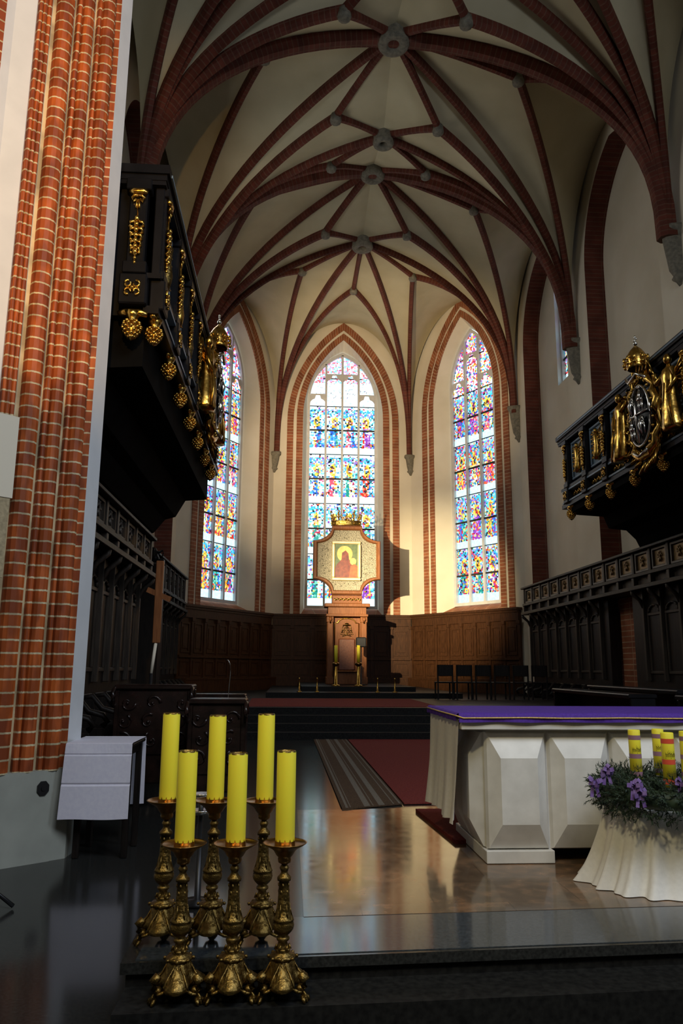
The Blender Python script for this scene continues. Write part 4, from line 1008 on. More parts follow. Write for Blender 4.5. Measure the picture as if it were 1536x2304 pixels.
def icon():
    t = thing('framed_painting', 'small upright painting in a cream gold frame at the centre of the silver board', 'painting', (1.93, 26.44, 2.93)); o = -Vector(t.location)
    def B(m, n, mat, par=t): m.v = [v+o for v in m.v]; return m.build(n, mat, par)
    x0, x1, z0, z1 = 1.42, 2.43, 2.93, 4.30; m = MB()
    for a, b, c, d in ((x0, x1, z1-.10, z1), (x0, x1, z0, z0+.10), (x0, x0+.11, z0+.1, z1-.1), (x1-.11, x1, z0+.1, z1-.1)): m.box(a, b, 26.34, 26.49, c, d, .03)
    B(m, 'frame', noise_mat('pale_gold_frame', (0.75, 0.62, 0.34), (0.86, 0.74, 0.46), 6, 0.35, 0.4))
    a, b, c, d = x0+.10, x1-.10, z0+.09, z1-.09
    m = MB(); m.box(a, b, 26.43, 26.46, c, d); B(m, 'ground', 'painting_green')
    m = MB(); cx = 1.89
    def flat(pts, y, mat, nm): q = MB(); q.face([(x, y, z) for x, z in pts]); B(q, nm, mat)
    circ = lambda x, z, rx, rz, n=28: [(x+rx*cos(2*pi*k/n), z+rz*sin(2*pi*k/n)) for k in range(n)]
    flat(circ(cx-.02, 3.86, .27, .28), 26.428, 'painting_ochre', 'painted_disc')
    flat([(a, c), (2.20, c), (2.12, 3.45), (2.02, 3.68), (2.0, 3.88), (1.90, 3.98), (1.78, 3.90), (1.76, 3.66), (1.60, 3.50), (a, 3.32)], 26.426, 'painting_red', 'painted_shape')
    flat(circ(2.16, 3.60, .11, .12), 26.424, 'painting_ochre', 'painted_disc')
    flat([(2.02, c), (b-.01, c), (b-.01, 3.42), (2.20, 3.52), (2.08, 3.44), (2.04, 3.2)], 26.422, 'painting_orange', 'painted_shape')
icon()
def crown():
    m = MB(); t = thing('openwork_crown', 'gold openwork crown standing on top of the eight-sided board', 'crown', (1.93, 26.55, 4.875)); o = -Vector(t.location)
    n = 24; W_, D_ = .52, .20; cz = 4.875
    p = lambda a, z, k=1.0: Vector((1.93+W_*k*cos(a), 26.56+D_*k*sin(a), z))
    for z0_, z1_ in ((cz, cz+.14),):
        for k in range(n):
            a, b = 2*pi*k/n, 2*pi*(k+1)/n
            m.face([p(a, z0_), p(b, z0_), p(b, z1_), p(a, z1_)]); m.face([p(a, z0_, .94), p(b, z0_, .94), p(b, z1_, .94), p(a, z1_, .94)])
    for z in (cz, cz+.14): m.tube([p(2*pi*k/n, z) for k in range(n+1)], .02, 6)
    m.v = [v+o for v in m.v]; m.build('band', 'gilt', t)
    for k in range(12):
        m = MB(); a = 2*pi*k/12; h = .40 if k % 2 == 0 else .26
        m.tube([p(a, cz+.14), p(a, cz+.14+h*.5, 1.03), p(a, cz+.14+h*.8, 1.05)], .014, 5)
        for s in (-1, 1): m.tube([p(a, cz+.14+h*.35), p(a+s*.14, cz+.14+h*.6, 1.03), p(a+s*.20, cz+.14+h*.45, 1.03)], .014, 5); m.blob(p(a+s*.20, cz+.14+h*.45, 1.03), .026, .026, .026, 6, 4)
        m.blob(p(a, cz+.14+h*.85, 1.05), .034, .03, .045, 7, 5); m.blob(p(a, cz+.14+h*.55, 1.03), .03, .03, .03, 6, 4); m.blob(p(a, cz+.07, 1.01), .022, .02, .022, 6, 4)
        m.v = [v+o for v in m.v]; m.build('finial', 'gilt', t)
crown()
# ------------------------------------------------------------------ carpets
def flat_rug(name, mat, poly, z, th, label, stripes=None):
    mb = MB(); mb.prism(poly, lambda a, b, d: (a, b, d), z, z+th)
    if not stripes: return tag(mb.build(name, mat), label, 'carpet')
    t = thing(name, label, 'carpet', (poly[0][0], poly[0][1], z)); o = -Vector(t.location)
    mb.v = [v+o for v in mb.v]; mb.build('pile', mat, t)
    for a0, a1, b0, b1 in stripes:
        m = MB(); q = lambda s, k: Vector((poly[0][0], poly[0][1])).lerp(Vector((poly[1][0], poly[1][1])), s) if k == 0 else Vector((poly[3][0], poly[3][1])).lerp(Vector((poly[2][0], poly[2][1])), s)
        pp = [q(a0, 0), q(a1, 0), q(b1, 1), q(b0, 1)]
        m.face([(p.x, p.y, z+th+.002) for p in pp]); m.v = [v+o for v in m.v]; m.build('stripe', 'stripe', t)
    return t
flat_rug('runner_carpet', 'carpet_brown', [(0.56, 8.05), (1.20, 8.33), (1.17, 15.6), (0.52, 15.6)], ZP+.006, .012, 'narrow brown striped runner leading from the marble floor to the choir steps',
         [(.06, .10, .06, .10), (.13, .145, .13, .145), (.36, .46, .36, .46), (.50, .515, .5, .515), (.60, .70, .6, .7), (.84, .86, .84, .86), (.94, .97, .94, .97)])
flat_rug('red_carpet', 'carpet', [(1.22, 8.35), (4.45, 8.6), (4.45, 15.6), (1.19, 15.6)], ZP+.006, .012, 'wide dark red carpet on the floor between the marble altar and the choir steps')
flat_rug('red_carpet', 'carpet', [(-0.85, 16.95), (3.3, 17.0), (3.3, 21.3), (-0.95, 21.3)], ZC, .012, 'dull red carpet strip at the top of the black choir steps')
flat_rug('floor_mat', 'carpet', [(1.36, 6.50), (1.95, 6.62), (1.95, 7.92), (1.27, 7.92)], ZP+.006, .03, 'small dark red mat on the marble floor beside the left end of the altar')
# ------------------------------------------------------------------ altar
def altar():
    x0, x1, y0, y1 = 1.42, 4.36, 5.87, 6.88
    t = thing('altar', 'white marble altar with faceted front slabs standing on the brown marble floor', 'altar', (2.9, 6.38, ZP)); o = -Vector(t.location)
    def B(m, n, mat, par=t): m.v = [v+o for v in m.v]; return m.build(n, mat, par)
    zb, zt = -1.285, -0.44
    m = MB(); m.box(x0+.07, x1-.07, y0+.05, y1-.05, zb, zt); B(m, 'body', 'marble')
    m = MB(); m.box(x0+.03, 1.95, y0-.02, y1+.02, ZP+.008, zb, .004); B(m, 'plinth', 'marble')
    m = MB(); m.box(x1-.55, x1-.03, y0-.02, y1+.02, ZP+.008, zb, .004); B(m, 'plinth', 'marble')
    m = MB(); m.box(1.96, x1-.56, y0+.25, y1-.2, ZP+.008, zb); B(m, 'recess_shade', 'blackstone')  # black block in the open cavity, its shade put into the colour
    m = MB(); m.box(1.275, x1+.13, 5.80, 7.0, -0.44, -0.372, .006); B(m, 'table_slab', 'marble')
    def panel(org, ax, nrm, w):
        m = MB(); org, ax, nrm = Vector(org), Vector(ax), Vector(nrm)
        q = lambda a, b, d: org+ax*a+Vector((0, 0, b))+nrm*d
        z0, z1 = zb, zt-.02; iw = .145 if w < .6 else .17; lz, hz = .185, .19
        R0 = [q(.006, z0, 0), q(w-.006, z0, 0), q(w-.006, z1, 0), q(.006, z1, 0)]
        R1 = [q(.02, z0+.012, .035), q(w-.02, z0+.012, .035), q(w-.02, z1-.012, .035), q(.02, z1-.012, .035)]
        R2 = [q(iw*.70, z0+lz, .115), q(w-iw*.70, z0+lz, .115), q(w-iw*.70, z1-hz*.95, .115), q(iw*.70, z1-hz*.95, .115)]
        m.mesh(R0+R1+R2, [[a+j, a+(j+1) % 4, a+4+(j+1) % 4, a+4+j] for a in (0, 4) for j in range(4)]+[[8, 9, 10, 11]])
        return B(m, 'raised_panel', 'marble')
    n = 6; w = (x1-x0-.08)/n
    for k in range(n): panel((x0+.04+w*k, y0+.05, 0), (1, 0, 0), (0, -1, 0), w)
    for k in range(2): panel((x0+.07, y1-.06-.44*k, 0), (0, -1, 0), (-1, 0, 0), .44)
    # coverings
    c = thing('altar_cloth', 'plain white linen cloth hanging low over the left end of the altar', 'altar cloth', (1.27, 6.4, -0.372)); oc = -Vector(c.location)
    m = MB(); nu, nv = 26, 24; vs = []; topz = -.366
    for j in range(nv+1):
        for i in range(nu+1):
            y = 5.83+1.15*i/nu; t_ = j/nv; dz = -.735*t_
            xx = 1.262-.02*t_-.022*sin(i*.8+1)*t_-.016*sin(i*1.9)*t_*t_-.02*t_*t_
            vs.append((xx, y-.02*t_*sin(i*.3), topz+dz+(.012*sin(i*.5) if j == nv else 0)))
    fs = [[j*(nu+1)+i, j*(nu+1)+i+1, (j+1)*(nu+1)+i+1, (j+1)*(nu+1)+i] for j in range(nv) for i in range(nu)]
    m.mesh(vs, fs, True)
    m.v = [v+oc for v in m.v]; e = m.build('side_drop', 'linen', c)
    m = MB(); m.box(1.262, x1+.12, 5.83, 6.98, -.371, -.364); m.v = [v+oc for v in m.v]; m.build('top_sheet', 'linen', c)
    p = thing('altar_cover', 'purple cloth with a gold braid line lying over the top of the altar', 'altar cloth', (2.9, 6.4, -.364)); op = -Vector(p.location)
    m = MB(); X0, X1, Y0, Y1, Z = 1.235, x1+.15, 5.775, 7.02, -.318
    m.box(X0+.02, X1-.02, Y0+.02, Y1-.02, -.362, Z-.004, .01)
    N_ = 60
    for side in range(2):
        vs = []
        for i in range(N_+1):
            t_ = i/N_
            if side == 0: b = Vector((X0+.02+(X1-X0-.04)*t_, Y0+.02, 0)); dn = Vector((0, -1, 0)); dr = .066
            else: b = Vector((X0+.02, Y1-.02-(Y1-Y0-.04)*t_, 0)); dn = Vector((-1, 0, 0)); dr = .060
            for k, (d, h) in enumerate(((-.01, 0), (.008, -.004), (.018, -.02), (.021, -.5*dr), (.02+.006*sin(i*.9), -dr))): vs.append(b+dn*d+Vector((0, 0, Z+h+.002*sin(i*.7+k))))
        m.mesh(vs, [[i*5+k, (i+1)*5+k, (i+1)*5+k+1, i*5+k+1] for i in range(N_) for k in range(4)], True)
    m.v = [v+op for v in m.v]; m.build('cloth', 'purple', p)
    m = MB(); m.tube([(X0-.003, Y1-.03, Z-.02), (X0-.003, 6.4, Z-.022), (X0-.003, Y0+.03, Z-.02), (X0+.012, Y0-.003, Z-.024), (X0+.05, Y0-.006, Z-.036)]+[(X0+.3+(X1-X0-.3)*k/12, Y0-.006, Z-.034+.002*sin(k*2)) for k in range(13)], .0055, 6)
    m.v = [v+op for v in m.v]; m.build('gold_braid', 'goldbraid', p, label='thin gold braid line')
altar()
# ------------------------------------------------------------------ credence table
def credence():
    x0, x1, y0, y1, zt = -1.93, -1.405, 7.55, 8.12, -0.70
    t = thing('side_table', 'small dark side table under a white runner beside the brick pier', 'table', ((x0+x1)/2, (y0+y1)/2, ZF)); o = -Vector(t.location)
    def B(m, n, mat, par=t): m.v = [v+o for v in m.v]; return m.build(n, mat, par)
    m = MB(); m.box(x0, x1, y0-.02, y1+.02, zt-.03, zt, .006); B(m, 'tabletop', 'wood')
    m = MB(); m.box(x0+.04, x1-.04, y0+.03, y1-.03, zt-.11, zt-.03); B(m, 'apron', 'wood')
    for x in (x0+.02, x1-.075):
        for y in (y0+.02, y1-.07):
            m = MB(); m.box(x, x+.055, y, y+.055, ZF, zt-.03, .006); B(m, 'leg', 'wood')
    c = thing('table_runner', 'starched white cloth folded over the small side table, hanging down its front', 'cloth', ((x0+x1)/2, (y0+y1)/2, zt)); o = -Vector(c.location)
    m = MB(); xa, xb = -2.0, x1-.0; nu = 20
    path = [(8.20, -1.335), (8.19, -1.0), (8.18, zt), (8.165, zt+.014), (8.12, zt+.012), (7.8, zt+.012), (7.50, zt+.012), (7.465, zt+.004), (7.455, -.78), (7.462, -.785), (7.452, -.80), (7.440, -1.03), (7.448, -1.045), (7.436, -1.06), (7.425, -1.34)]
    vs = []
    for i in range(nu+1):
        s = i/nu
        for k, (y, z) in enumerate(path):
            f = 1 if z < zt-.05 else 0
            vs.append((xa+(xb-xa)*s+(.004*(zt-z)*(1 if s > .5 else -8) if f else 0)+(0.0), y+f*(-.006*sin(s*5)), z+(.004*sin(s*7) if k in (0, 14) else 0)))
    # on top the cloth keeps to the table's own width at the back
    n = len(path); m.mesh(vs, [[i*n+k, (i+1)*n+k, (i+1)*n+k+1, i*n+k+1] for i in range(nu) for k in range(n-1)], False)
    m.v = [v+o for v in m.v]; m.build('cloth', 'bluelinen', c)
credence()
mb = MB(); mb.box(-2.13, -2.035, 7.30, 7.45, -1.02+.1, -.72); 
# ------------------------------------------------------------------ candlesticks and candles
def stick(label, loc, s):
    t = thing('candlestick', label, 'candlestick', loc, 0, 'tall brass altar candlesticks')
    t.scale = (s, s, s)
    K = .777
    F_ = [(.070, .070), (.082, .102), (.105, .104), (.13, .086), (.155, .068), (.185, .056), (.225, .050)]
    m = MB(); m.lathe((0, 0, 0), [(h*K, r) for h, r in F_], 48, 3, [.34, .36, .30, .24, .16, .10, .05], -pi/2+pi/3*0+radians(30)*0)
    # scalloped lower edge, raised leaf ribs
    for j in range(3):
        a = radians(-90+120*j)+pi/3*0
        for s_ in (-1, 1):
            for q in (.25, .5): 
                b = a+s_*q; m.tube([(.052*cos(a+s_*q*.4), .052*sin(a+s_*q*.4), .21*K), (.076*cos(b), .076*sin(b), .15*K), (.108*cos(b), .108*sin(b), .11*K), (.098*cos(b+s_*.12), .098*sin(b+s_*.12), .085*K)], [.004, .005, .006, .003], 6)
        c_ = a+pi/3
        m.blob((.100*cos(c_), .100*sin(c_), .075*K), .022, .022, .018, 8, 5)
        m.tube([(.075*cos(c_-.5), .075*sin(c_-.5), .08*K), (.105*cos(c_-.25), .105*sin(c_-.25), .062*K), (.11*cos(c_), .11*sin(c_), .05*K), (.105*cos(c_+.25), .105*sin(c_+.25), .062*K), (.075*cos(c_+.5), .075*sin(c_+.5), .08*K)], .008, 6)
    m.build('base', 'brass', t)
    for j in range(3):
        a = radians(-30+120*j); m = MB(); d = lambda r, h, b=0: (r*cos(a+b), r*sin(a+b), h*K)
        m.tube([d(.098, .155), d(.122, .125), d(.118, .088), d(.112, .055), d(.124, .028), d(.130, .012)], [.020, .024, .017, .013, .015, .010], 8)
        for b in (-.16, 0, .16): m.tube([d(.114, .035, b*.5), d(.130, .022, b), d(.138, .006, b)], [.010, .010, .005], 6)
        m.build('foot', 'brass', t)
    m = MB()
    m.lathe((0, 0, 0), [(h*K, r*.917) for h, r in ((.215, .045), (.222, .066), (.232, .070), (.243, .062), (.25, .036), (.262, .038), (.275, .040))], 24)
    for j in range(8): a = 2*pi*j/8; m.blob((.066*cos(a), .066*sin(a), .232*K), .010, .010, .009, 6, 4)
    m.build('lower_collar', 'brass', t)
    m = MB(); m.lathe((0, 0, 0), [(h*K, r*.917) for h, r in ((.262, .034), (.285, .030), (.312, .022), (.325, .034), (.338, .034), (.348, .024), (.368, .042), (.385, .053), (.405, .057), (.42, .055), (.432, .050), (.436, .056), (.446, .053), (.468, .040), (.50, .034), (.60, .029), (.66, .0265), (.664, .036), (.682, .037), (.69, .030), (.70, .022), (.712, .017), (.722, .020), (.737, .026), (.75, .019), (.757, .014))], 28)
    for j in range(6):
        a = 2*pi*j/6; m.tube([(.040*cos(a), .040*sin(a), .452*K), (.032*cos(a), .032*sin(a), .49*K), (.029*cos(a), .029*sin(a), .53*K)], [.006, .005, .002], 6)
        m.tube([(.034*cos(a), .034*sin(a), .27*K), (.030*cos(a+.2), .030*sin(a+.2), .30*K)], [.009, .004], 6)
    for h in (.56, .60, .64): 
        for j in range(5): a = 2*pi*j/5+h*9; m.blob((.024*cos(a), .024*sin(a), h*K), .006, .006, .010, 6, 4)
    m.build('stem', 'brass', t)
    m = MB(); m.lathe((0, 0, 0), [(h*K, r*.917) for h, r in ((.757, .014), (.768, .032), (.785, .036), (.80, .034), (.812, .045), (.838, .058), (.852, .072), (.872, .104), (.884, .118), (.888, .118), (.884, .112), (.874, .095), (.868, .058), (.868, .0))], 32)
    m.build('drip_pan', 'copper', t, label='shallow coppery drip pan')
    m = MB(); zc = .868*K; m.lathe((0, 0, 0), [(zc, .050), (zc+.022, .049)], 28, close=False)
    for j in range(12):
        a = 2*pi*j/12; b = .09; m.face([(.050*cos(a-b), .050*sin(a-b), zc+.02), (.050*cos(a+b), .050*sin(a+b), zc+.02), (.051*cos(a), .051*sin(a), zc+.036)])
    m.build('candle_socket', 'copper', t, recalc=False)
    return t
def candle(label, loc, r, h):
    t = thing('altar_candle', label, 'candle', loc, 0, 'thick yellow altar candles')
    m = MB(); prof = [(0, r*.98), (.004, r), (h-.006, r), (h, r*.96), (h+.002, r*.9), (h-.012, r*.82), (h-.014, 0)]
    m.lathe((0, 0, 0), prof, 32); m.build('wax', 'wax', t)
    m = MB()
    rng = random.Random(int(h*1e4)+int(abs(loc[0])*1e3))
    ph = rng.uniform(0, 6); m.lathe((0, 0, h), [(-.010, r*.80), (.004, r*.86), (.003, r*.93), (-.002, r*.99), (-.006, r*.975)], 48, 7, [0, .03, .03, .015, 0], ph, close=False); m.build('burnt_rim', 'brass', t)
    return t
rows = [((403, 2238), (420, 1690), 'in front at the left', 1), ((520, 2238), (535, 1695), 'in the middle of the front row', 1), ((637, 2238), (642, 1690), 'in front at the right', 1),
        ((365, 2118), (383, 1605), 'at the left end of the back row', 0), ((478, 2118), (485, 1610), 'in the middle of the back row', 0), ((590, 2118), (597, 1607), 'at the right end of the back row', 0)]
Fz = -1.49
SK = None
for (bp_, tp_, lab, front) in rows:
    zf = Fz if front else ZP
    d = CF*FPX+CR*(bp_[0]-768)-CU*(bp_[1]-1152); b = d*(zf/d.z)
    if front: b = b*(3.945/b.y); b.z = zf
    ztop = P(tp_[0], tp_[1], b.y).z; s = .975 if front else 1.0
    x_ = (b.x+P(tp_[0], tp_[1], b.y).x)/2
    lb = 'aged brass three-footed candlestick standing '+lab
    if SK is None: SK = stick(lb, (x_, b.y, zf), s)
    else: q = dup(SK, (x_, b.y, zf), lb); q.scale = (s, s, s)
    zc = zf+.868*.777*s+.001
    candle('thick yellow candle on the brass candlestick '+lab, (x_, b.y, zc), .0465 if front else .0455, ztop-zc)
# ------------------------------------------------------------------ small bowl on a stand behind the candlesticks
t = thing('basin_stand', 'slim stand with two small silver basins, half hidden behind the back candlesticks', 'stand', (-0.51, 5.0, ZP))
m = MB(); m.lathe((0, 0, 0), [(0, .10), (.02, .10), (.03, .02), (.5, .015), (.60, .014)], 16); m.build('stem', 'steel', t)
m = MB(); m.lathe((0, 0, .0), [(.50, .02), (.505, .05), (.53, .068), (.532, .063), (.51, .0)], 24); m.build('basin', 'silver', t)
m = MB(); m.lathe((0, 0, .0), [(.60, .02), (.605, .05), (.625, .062), (.627, .058), (.61, .0)], 24); m.build('basin', 'silver', t)
# ------------------------------------------------------------------ draped stand, wreath, four candles
def drape():
    t = thing('draped_stand', 'round stand under a pleated white cloth in front of the altar', 'draped stand', (2.60, 5.34, ZP+.008)); n = 220; H_ = -.90-ZP; vs = []; lv = 16
    for k in range(lv+1):
        s = k/lv; z = H_*(1-s)
        for j in range(n):
            a = 2*pi*j/n; f = .50*sin(17*a+.9*sin(3*a))+.32*sin(29*a+1.3+.5*sin(5*a))+.18*sin(7*a)
            r = .74+.26*s**1.3; amp = .10*(.25+.75*s**.7)
            rr = r*(1+amp*f)+(.05*s**6*(1+.4*sin(5*a)))
            vs.append((.60*rr*cos(a), .445*rr*sin(a), z+(.012*sin(4*a) if k == lv else 0)*0+.002))
    top = len(vs); vs.append((0, 0, H_+.01))
    fs = [[k*n+j, k*n+(j+1) % n, (k+1)*n+(j+1) % n, (k+1)*n+j] for k in range(lv) for j in range(n)]+[[top, (j+1) % n, j] for j in range(n)]
    m = MB(); m.mesh(vs, fs, True); m.build('cloth', 'linen', t)
    m = MB(); m.lathe((0, 0, 0), [(0, .25), (.02, .25), (.03, .04), (H_-.03, .04), (H_-.02, .30), (H_, .30)], 20); m.build('stand', 'steel', t)
drape()
WC = Vector((2.54, 5.22, -.785)); WRr, WRt = .375, .115
def wreath():
    rng = random.Random(5); t = thing('advent_wreath', 'dark green fir wreath with violet ribbons lying on the draped stand', 'wreath', tuple(WC))
    m = MB()
    for k in range(1700):
        a = rng.uniform(0, 2*pi); ph = rng.uniform(-1.2, pi+1.2); rt = WRt*rng.uniform(.35, .95)
        c = Vector(((WRr+rt*cos(ph))*cos(a), (WRr+rt*cos(ph))*sin(a), rt*sin(ph)*1.0-.01))
        out = Vector((cos(ph)*cos(a), cos(ph)*sin(a), sin(ph)*.8)); tan = Vector((-sin(a), cos(a), 0))
        ax = (out*rng.uniform(.5, 1.1)+tan*rng.uniform(-1.0, 1.0)+Vector((0, 0, rng.uniform(-.5, .35)))).normalized(); L = rng.uniform(.06, .105)
        s1 = ax.cross(Vector((0, 0, 1))); s1 = s1.normalized() if s1.length > .01 else Vector((1, 0, 0)); s2 = ax.cross(s1)
        for j in range(15):
            f = j/15; b = c+ax*L*f; q = rng.uniform(0, 2*pi); dd = (s1*cos(q)+s2*sin(q)+ax*.9).normalized()*rng.uniform(.020, .032)
            w = (s1*cos(q+1.57)+s2*sin(q+1.57))*.0040
            m.face([b-w, b+w, b+dd])
    m.build('fir_branches', 'needle', t, recalc=False)
    m = MB(); m.tube([(WRr*cos(2*pi*k/32), WRr*sin(2*pi*k/32), -.01) for k in range(33)], WRt*.5, 10); m.build('ring', 'needle', t)
    for (px, py) in ((1335, 1762), (1362, 1735), (1425, 1768), (1437, 1784), (1530, 1765)):
        q = P(px, py, WC.y-.34 if px > 1400 else WC.y-.08)-WC; m = MB(); c = q
        for j in range(9):
            a = 2*pi*j/9+px; r = rng.uniform(.032, .05); up = rng.uniform(-.4, .8)
            d = Vector((cos(a), -.55+.3*sin(a), up)).normalized(); s = d.cross(Vector((0, 0, 1))).normalized()
            loop = [c, c+d*r*.8+s*.014, c+d*r*1.25, c+d*r*.8-s*.014, c]
            for u, v in zip(loop[:-1], loop[1:]):
                w = d.cross(s)*.013; m.face([u-w, u+w, v+w, v-w], None, True)
        for s_ in (-1, 1):
            m.face([c+Vector((0, -.01, 0)), c+Vector((.02*s_, -.01, 0)), c+Vector((.035*s_, -.02, -.08)), c+Vector((.012*s_, -.02, -.085))])
        m.build('ribbon_bow', 'ribbon', t, recalc=False)
wreath()
MT['band_red'] = plain('red_print', (0.75, 0.10, 0.05), 0.4)
MT['band_violet'] = plain('violet_print', (0.30, 0.16, 0.22), 0.4)
MT['print_black'] = plain('dark_print', (0.10, 0.085, 0.01), 0.5)
def advent(px0, ptop, y, r, band, label):
    q = P(px0, ptop, y); zt = q.z; zb = WC.z+.055; h = zt-zb
    t = thing('advent_candle', label, 'candle', (q.x, y, zb), 0, 'printed yellow candles in the wreath')
    m = MB(); m.lathe((0, 0, 0), [(0, r), (h-.004, r), (h, r*.93), (h-.004, r*.8), (h-.006, 0)], 28); m.build('wax', 'wax', t)
    for j in range(3): 
        pass
    for f in (.80, .42, .06):
        m = MB(); m.lathe((0, 0, 0), [(h*f, r+.0006), (h*f+.030, r+.0006)], 28, close=False); m.build('printed_band', band, t)
    m = MB(); rng = random.Random(px0)
    for f in (.52, .16):
        for j in range(10):
            a0 = -pi/2-.85+j*.17; z0 = h*f+.012; hh = rng.uniform(.02, .045)
            for (u0, u1, v0, v1) in ((a0, a0+.035, z0, z0+hh), (a0, a0+.12, z0+hh*.5, z0+hh*.5+.006), (a0+.08, a0+.115, z0, z0+hh*.6)):
                R_ = r+.0008; m.face([(R_*cos(u0), R_*sin(u0), v0), (R_*cos(u1), R_*sin(u1), v0), (R_*cos(u1), R_*sin(u1), v1), (R_*cos(u0), R_*sin(u0), v1)])
        R_ = r+.0008; z0 = h*f+.002; m.face([(R_*cos(-pi/2-.85), R_*sin(-pi/2-.85), z0), (R_*cos(-pi/2), -R_, z0), (R_*cos(-pi/2), -R_, z0+.006), (R_*cos(-pi/2-.85), R_*sin(-pi/2-.85), z0+.006)])
    m.build('printed_mark', 'print_black', t, recalc=False)
advent(1425, 1642, 5.40, .040, 'band_violet', 'yellow candle with violet printed bands, leftmost in the fir wreath')
advent(1478, 1640, 5.58, .040, 'band_violet', 'yellow candle with violet bands at the back of the fir wreath')
advent(1499, 1648, 5.02, .040, 'band_red', 'yellow candle with bright red bands at the front of the fir wreath')
advent(1540, 1645, 5.36, .040, 'band_violet', 'yellow candle cut off by the right edge of the photograph')
# ------------------------------------------------------------------ things in the choir
def posts():
    first = None
    for x_, lab in ((673, 'far left of the throne'), (713, 'just left of the throne'), (849, 'just right of the throne'), (888, 'far right of the throne')):
        q = P(x_, 1550, 22.4); lb = 'short brass post on the dais, '+lab
        loc = (q.x, 22.4, ZC+.14)
        if first is None:
            first = thing('rail_post', lb, 'post', loc, 0, 'short brass posts before the throne')
            m = MB(); m.lathe((0, 0, 0), [(0, .07), (.02, .07), (.03, .022), (.36, .020), (.38, .03), (.41, .0)], 12); m.build('rod', 'gilt', first)
        else: dup(first, loc, lb)
    for x_, lab in ((755, 'left'), (806, 'right')):
        q = P(x_, 1533, 24.1); ztop = P(x_, 1452, 24.1).z-(ZC+.275); zm = P(x_, 1494, 24.1).z-(ZC+.275)
        t = thing('processional_candlestick', 'tall thin gilt candlestick with a yellow candle at the %s side of the throne' % lab, 'candlestick', (q.x, 24.1, ZC+.275))
        m = MB(); m.lathe((0, 0, 0), [(0, .13), (.03, .13), (.05, .045), (zm-.08, .045), (zm-.05, .03)], 14); m.build('pole', 'gilt', t)
        m = MB(); m.lathe((0, 0, 0), [(zm-.08, .04), (zm-.03, .10), (zm, .11), (zm+.04, .10), (zm+.06, .05)], 14); m.build('knop', 'copper', t)
        m = MB(); m.lathe((0, 0, 0), [(zm+.05, .052), (ztop, .052), (ztop, 0)], 14); m.build('candle', 'wax', t)
posts()
m = MB(); c = P(812, 1445, 25.4); o_ = Vector((c.x, 25.4, ZC+.275)); t = thing('reading_stand', 'small black microphone stand in front of the right arm of the throne', 'stand', tuple(o_))
m.lathe((0, 0, 0), [(0, .15), (.03, .15), (.04, .02), (c.z-o_.z-.1, .018)], 12); m.build('pole', 'steel', t)
m = MB(); m.box(-.17, .17, -.08, .08, c.z-o_.z-.16, c.z-o_.z+.16, .03); m.build('head', 'steel', t)
# wooden cross on a pale pole
t = thing('processional_cross', 'red-brown wooden cross on a pale pole standing before the left stalls', 'cross', (-1.74, 10.5, ZP)); zz = lambda py: P(360, py, 10.5).z-ZP
m = MB(); m.box(-.055, .045, -.03, .03, zz(1447), zz(1262), .008); m.build('upright', 'wood_red', t)
m = MB(); m.obox((0, 0, zz(1338)), Vector((1, 0, -.42)).normalized(), (0, 1, 0), Vector((.42, 0, 1)).normalized(), -.17, .17, -.025, .025, -.035, .035); m.build('crossbar', 'wood_red', t)
m = MB(); m.tube([(-.05, 0, zz(1515)), (-.01, 0, zz(1447))], .022, 8); m.build('pole', 'paper', t, label='pale pole')
m = MB(); m.tube([(-.05, 0, zz(1515)), (-.06, 0, .1), (-.06, 0, 0)], .02, 8); m.lathe((-.06, 0, 0), [(0, .2), (.03, .2), (.05, .03)], 14); m.build('base', 'steel', t)
# branching finial on the stalls
q = P(345, 1262, 18.6); t = thing('carved_finial', 'black branching carved finial against the pale wall above the left stalls', 'carving', (q.x, 18.6, 2.395))
k_ = lambda px, py: (P(px, py, 18.6)-Vector((q.x, 18.6, 2.395)))
m = MB(); m.box(-.26, .26, -.1, .1, 0, .12, .02); m.tube([k_(347, 1264), k_(347, 1250), k_(348, 1240), k_(347, 1233)], [.16, .10, .07, .04], 8)
m.tube([k_(324, 1241), k_(335, 1243), k_(347, 1241), k_(358, 1243), k_(366, 1238)], [.03, .035, .05, .035, .02], 7); m.tube([k_(328, 1251), k_(338, 1254), k_(347, 1250)], [.03, .04, .04], 7)
m.tube([k_(366, 1238), k_(367, 1247), k_(365, 1252)], .018, 6); m.build('carving', 'ebony', t)
mb = MB(); mb.box(WL+.02, -3.0, 18.25, 18.80, ZP, 2.39, .03)
tag(mb.build('stall_end_pier', 'wood'), 'dark wooden pier closing the end of the left stalls below the branching finial', 'stall end')
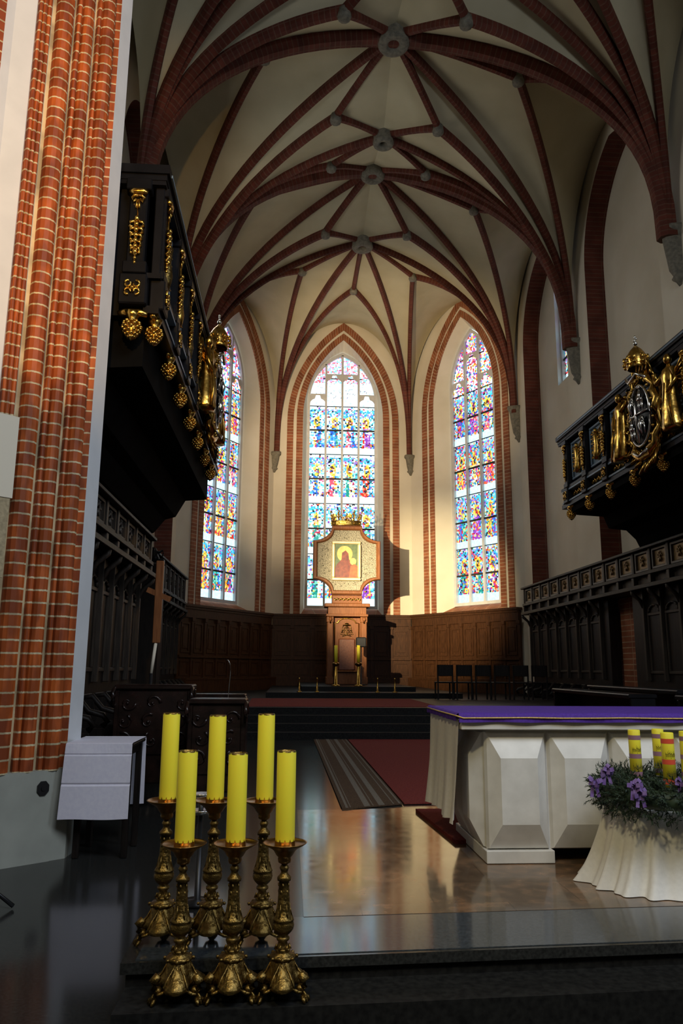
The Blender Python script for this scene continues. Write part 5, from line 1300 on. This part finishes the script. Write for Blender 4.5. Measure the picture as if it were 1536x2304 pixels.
# carved desks before the left stalls
def desk(name, label, cat, loc, L, D, H, along, mat='carved', scroll=True):
    t = thing(name, label, cat, loc, along)
    m = MB(); m.box(-L/2, L/2, -D/2, D/2, H-.06, H, .015); m.build('desk_top', mat, t)
    m = MB(); m.box(-L/2+.04, L/2-.04, -D/2+.05, -D/2+.10, 0, H-.06, .01); m.build('front', mat, t)
    for s in (-1, 1):
        m = MB(); m.box(s*(L/2-.03)-.03, s*(L/2-.03)+.03, -D/2+.03, D/2-.03, 0, H-.06, .01)
        if scroll:
            sp = []
            for k in range(22):
                a = k*.42; r = .15*(1-k/26); sp.append((s*(L/2-.0), -D/2+.02+r*cos(a), H-.17+r*sin(a)))
            m.tube(sp, [.03*(1-k/30) for k in range(22)], 6)
        m.build('end_panel', mat, t)
    if scroll:
        m = MB(); rng = random.Random(int(L*100)); n = int(L/.28); m.box(-L/2+.06, L/2-.06, -D/2+.028, -D/2+.05, H-.82, H-.08)
        for k in range(n):
            x = -L/2+.16+(L-.32)*k/max(1, n-1); s = 1 if k % 2 else -1
            for w in range(3):
                sp = []; x0, z0 = x+rng.uniform(-.05, .05), H-.22-.22*w
                for j in range(14): a = s*j*.45+w; r = .10*(1-j/16); sp.append((x0+r*cos(a), -D/2+.03, z0+r*sin(a)))
                m.tube(sp, [.022*(1-j/20) for j in range(14)], 6); m.blob((x0, -D/2+.02, z0), .02, .02, .02, 6, 4)
        m.build('carving', mat, t)
    return t
desk('carved_desk', 'black carved desk with scrolled ends in front of the left stalls, nearest the pier', 'desk', (-1.64, 10.1, ZP), .94, .5, 1.16, 0)
desk('carved_desk', 'brown-black carved desk with scrolls behind the two right-hand candles', 'desk', (-.80, 9.4, ZP), .66, .5, 1.02, 0)
desk('carved_desk', 'low black carved bench front behind the candlesticks, beside the dark floor', 'desk', (-1.3, 11.6, ZP), 1.4, .45, 1.0, 0)
for i, (x, y, L, h, lab) in enumerate(((4.75, 11.9, 3.1, 1.06, 'long low black kneeling bench just behind the altar'), (5.25, 8.9, 2.4, 1.06, 'black kneeling bench at the right edge behind the altar'),
                        (5.7, 12.6, 3.4, 1.10, 'black bench further back, nearer the right stalls'), (6.3, 9.5, 3.0, 1.12, 'black bench against the right stalls beside the picture edge'))):
    desk('kneeling_bench', lab, 'bench', (x, y, ZP), L, .40, h, pi/2, 'ebony', False).__setitem__('group', 'benches before the right stalls')
def chair(loc, rz, lab, src=[None]):
    if src[0]: return dup(src[0], loc, lab, rz)
    t = thing('choir_chair', lab, 'chair', loc, rz, 'chairs right of the throne steps'); src[0] = t
    m = MB(); m.box(-.22, .22, -.22, .22, .43, .47, .01); m.build('seat', 'wood', t)
    m = MB(); m.box(-.22, .22, .19, .22, .62, .92, .01); m.build('backrest', 'wood', t)
    for sx in (-1, 1):
        for sy in (-1, 1): m = MB(); m.box(sx*.20-.02, sx*.20+.02, sy*.20-.02, sy*.20+.02, 0, .92 if sy > 0 else .43, .004); m.build('leg', 'wood', t)
    return t
for k in range(6): chair((4.25+.52*k, 21.4, ZC), pi, ('leftmost dark wooden chair in the row right of the throne', 'second dark wooden chair from the left in the row right of the throne', 'third dark wooden chair from the left in the row right of the throne', 'third dark wooden chair from the right in the row before the panelling', 'second dark wooden chair from the right in the row before the panelling', 'rightmost dark wooden chair in the row before the right stalls')[k])
# microphone with a bent neck, foot of a stand at the left edge
q = P(512, 1497, 11.0); t = thing('gooseneck_microphone', 'thin bent microphone stand rising in front of the dark panelling at the left', 'microphone', (q.x, 11.0, ZP))
g = lambda px, py: P(px, py, 11.0)-Vector((q.x, 11.0, ZP))
m = MB(); m.tube([Vector((0, 0, 0)), Vector((0, 0, .7)), g(519, 1512), g(518, 1495), g(514, 1486), g(508, 1484)], .007, 6); m.lathe((0, 0, 0), [(0, .1), (.02, .1), (.03, .02)], 12); m.build('stem', 'silver', t)
q = Vector((CF*FPX+CR*(10-768)-CU*(2040-1152))); q = q*(ZF/q.z)
t = thing('stand_foot', 'black tripod foot of a stand reaching in at the left edge of the floor', 'stand', (q.x-.35, q.y, ZF))
for k, (a, b) in enumerate(((.43, -.06), (.0, .42), (-.35, -.2))):
    m = MB(); m.tube([(0, 0, .30), (a*.5, b*.5, .16), (a, b, .02)], [.014, .013, .016], 8); m.build('leg', 'steel', t)
m = MB(); m.tube([(0, 0, .1), (0, 0, 1.3)], .014, 8); m.build('pole', 'steel', t)
